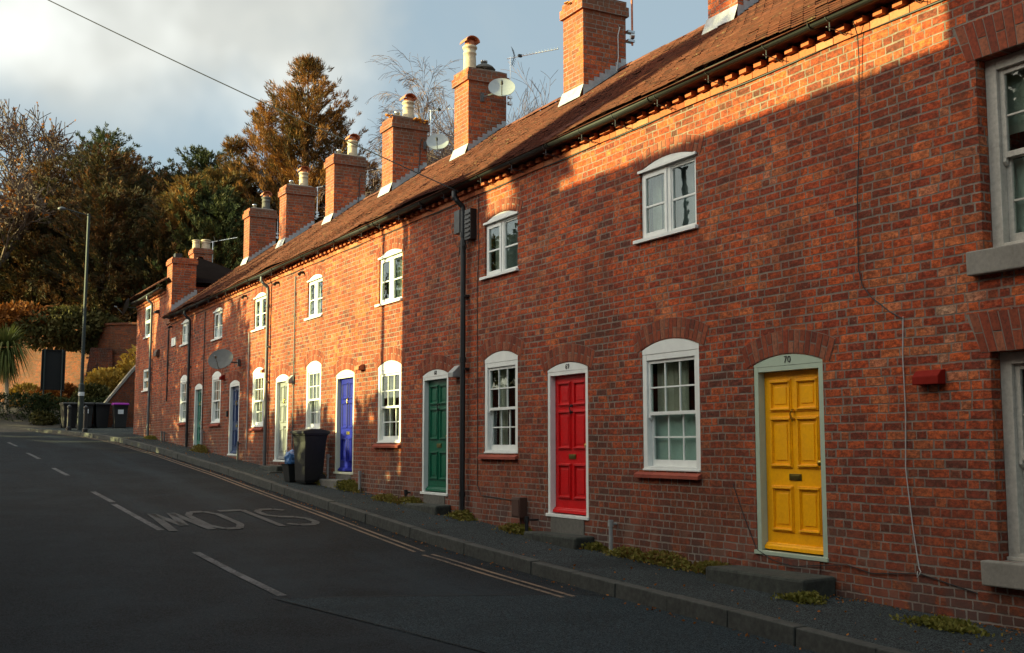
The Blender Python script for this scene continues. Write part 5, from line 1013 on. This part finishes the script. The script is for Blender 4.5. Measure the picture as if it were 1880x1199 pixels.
# sun-side trees across the street (they dapple the far end of the terrace)
bare_tree((-7.0, 40.5, 1.2), 12.5, 'bare tree across the street beyond the opposite house', 61, .55, 6, 3, .22, first=.25, shrink=.72, tw=.03, group='trees across the street')
def shade_tree(x, yw, zc, rr, rz, label, seed, n):      # an evergreen whose shade reaches the wall at yw
    yb = yw + (W - x) * math.tan(R(SUN_PHI)); zt = zc + (W - x) / math.cos(R(SUN_PHI)) * math.tan(R(SUN_EL)); return bush((x, yb, zt - rz), (rr, rr, rz), label, YEWG, n, .4, .25, seed, cat='tree', name='evergreen_tree', group='trees across the street')
for i, (x, yw, zc, rr, rz) in enumerate(((-7, 20.2, .25, 1.9, 3.0), (-7, 23.3, .4, 2.0, 3.0), (-7, 26.4, .75, 2.0, 3.0), (-8, 29.6, 2.4, 1.6, 3.6), (-8, 32.3, 3.6, 1.7, 4.0), (-9, 35.2, 3.2, 1.8, 3.8), (-9, 38.4, 3.9, 1.8, 3.8), (-10, 41.8, 3.9, 2.2, 3.8), (-11, 45.8, 4.4, 2.6, 4.0), (-12, 50.5, 4.7, 3.0, 4.2), (-14, 56, 4.9, 3.4, 4.2))):
    shade_tree(x, yw, zc, rr, rz, 'evergreen across the street, %s from the opposite house' % ('first second third fourth fifth sixth seventh eighth ninth tenth eleventh'.split()[i]), 71 + i, 3000)
yc0, yc1 = 15.3 + OFF, 18.1 + OFF; MB().box(-3.0, -2.62, yc0, yc1, H1, H1 + .75).build('chimney', BRO, next(o_ for o_ in bpy.data.objects if o_.name == 'opposite_house'))  # added block, out of view, sized to shade a stretch of the eaves
shade_tree(-13, 13.9, 6.6, 1.1, 1.5, 'evergreen standing behind the opposite house, its tip above the roof', 95, 1300)
MBp = MB(); yb = 19.25 + (W + 2.0) * math.tan(R(SUN_PHI)); o = thing('street_lamp', 'slim lamp post across the street whose shadow crosses the terrace', 'street lamp', (-2.0, yb, .8)); MBp.tube([(-2, yb, .5), (-2, yb, 8.8)], [.09, .06], 10).build('pole', mat('lamp_green'), o); MB().tube([(-2, yb, 8.75), (-1.2, yb, 8.95)], .03, 8).build('arm', mat('lamp_green'), o); MB().box(-1.2, -.8, yb - .1, yb + .1, 8.88, 8.98).build('lantern', STEEL, o, bevel=.02)
# weeds along the foot of the wall
WD = [(7.78, 10.6, .55, .14, 'long strip of yellow-green weeds under the window of number 70'), (7.80, 9.75, .42, .13, 'weeds at the left end of the stone step of number 70'), (7.8, 11.35, .35, .10, 'weeds by the pale pipe left of number 70'), (7.42, 8.0, .22, .07, 'small weed at the foot of the yellow door step'), (7.80, 14.05, .40, .11, 'weeds below the meter box of number 69'), (7.85, 12.1, .22, .07, 'small weeds right of the red door step'),
      (7.78, 15.75, .30, .13, 'weeds round the foot of the black downpipe'), (7.80, 17.7, .55, .14, 'weeds left of the green door step'), (7.7, 18.6, .35, .10, 'sparse weeds under the window of number 68'), (7.72, 20.5, .50, .20, 'clump of weeds right of the blue door step'), (7.65, 21.95, .30, .20, 'weeds between the wheelie bin and the blue door step'), (7.7, 32.0, .55, .20, 'yellow tuft of weeds by the pipe of the navy-door cottage'), (7.75, 38.9, .4, .1, 'faint weeds at the foot of the end house'), (7.5, 6.5, .35, .05, 'flat weeds on the pavement at lower right')]
for i, (x, y, ly, hh, lb) in enumerate(WD):
    random.seed(100 + i); z = gp(x, y); b = MB(); o = thing('weed_clump', lb, 'weeds', (x, y, z), 'weeds along the wall')
    for _ in range(int(3600 * ly)):
        yy_ = y + random.gauss(0, .45) * ly; xx = x + random.gauss(0, .07) + .02; xx = min(xx, W - .01); hgt = hh * max(.15, 1 - ((yy_ - y) / ly) ** 2) * random.random(); p = Vector((xx, yy_, gp(xx, yy_) + hgt * .9)); leafblade(b, p, (rdir() + Vector((-.3, 0, .5))).normalized(), rnd(.025, .055), rnd(.018, .038))
    b.build('leaves', WEED, o)
random.seed(77); b = MB()
for _ in range(1000):
    y = 5.5 + 34.5 * random.random() ** 1.6; x = random.choice((kx(y) - rnd(.02, .2), W - abs(random.gauss(.02, .12)) - .01, W - abs(random.gauss(.02, .12)) - .01, rnd(kx(y) + .1, 7.8))); z = (gr(x, y) if x < kx(y) else gp(x, y)) + .012; leafblade(b, Vector((x, y, z)), Vector((rnd(-1, 1), rnd(-1, 1), rnd(-.05, .3))).normalized(), rnd(.018, .042), .022)
tag(b.build('leaf_litter', RUST), 'scattered brown leaves along gutter and wall foot', 'leaves', kind='stuff')
for o in bpy.data.objects:
    if '_w' in o: del o['_w']
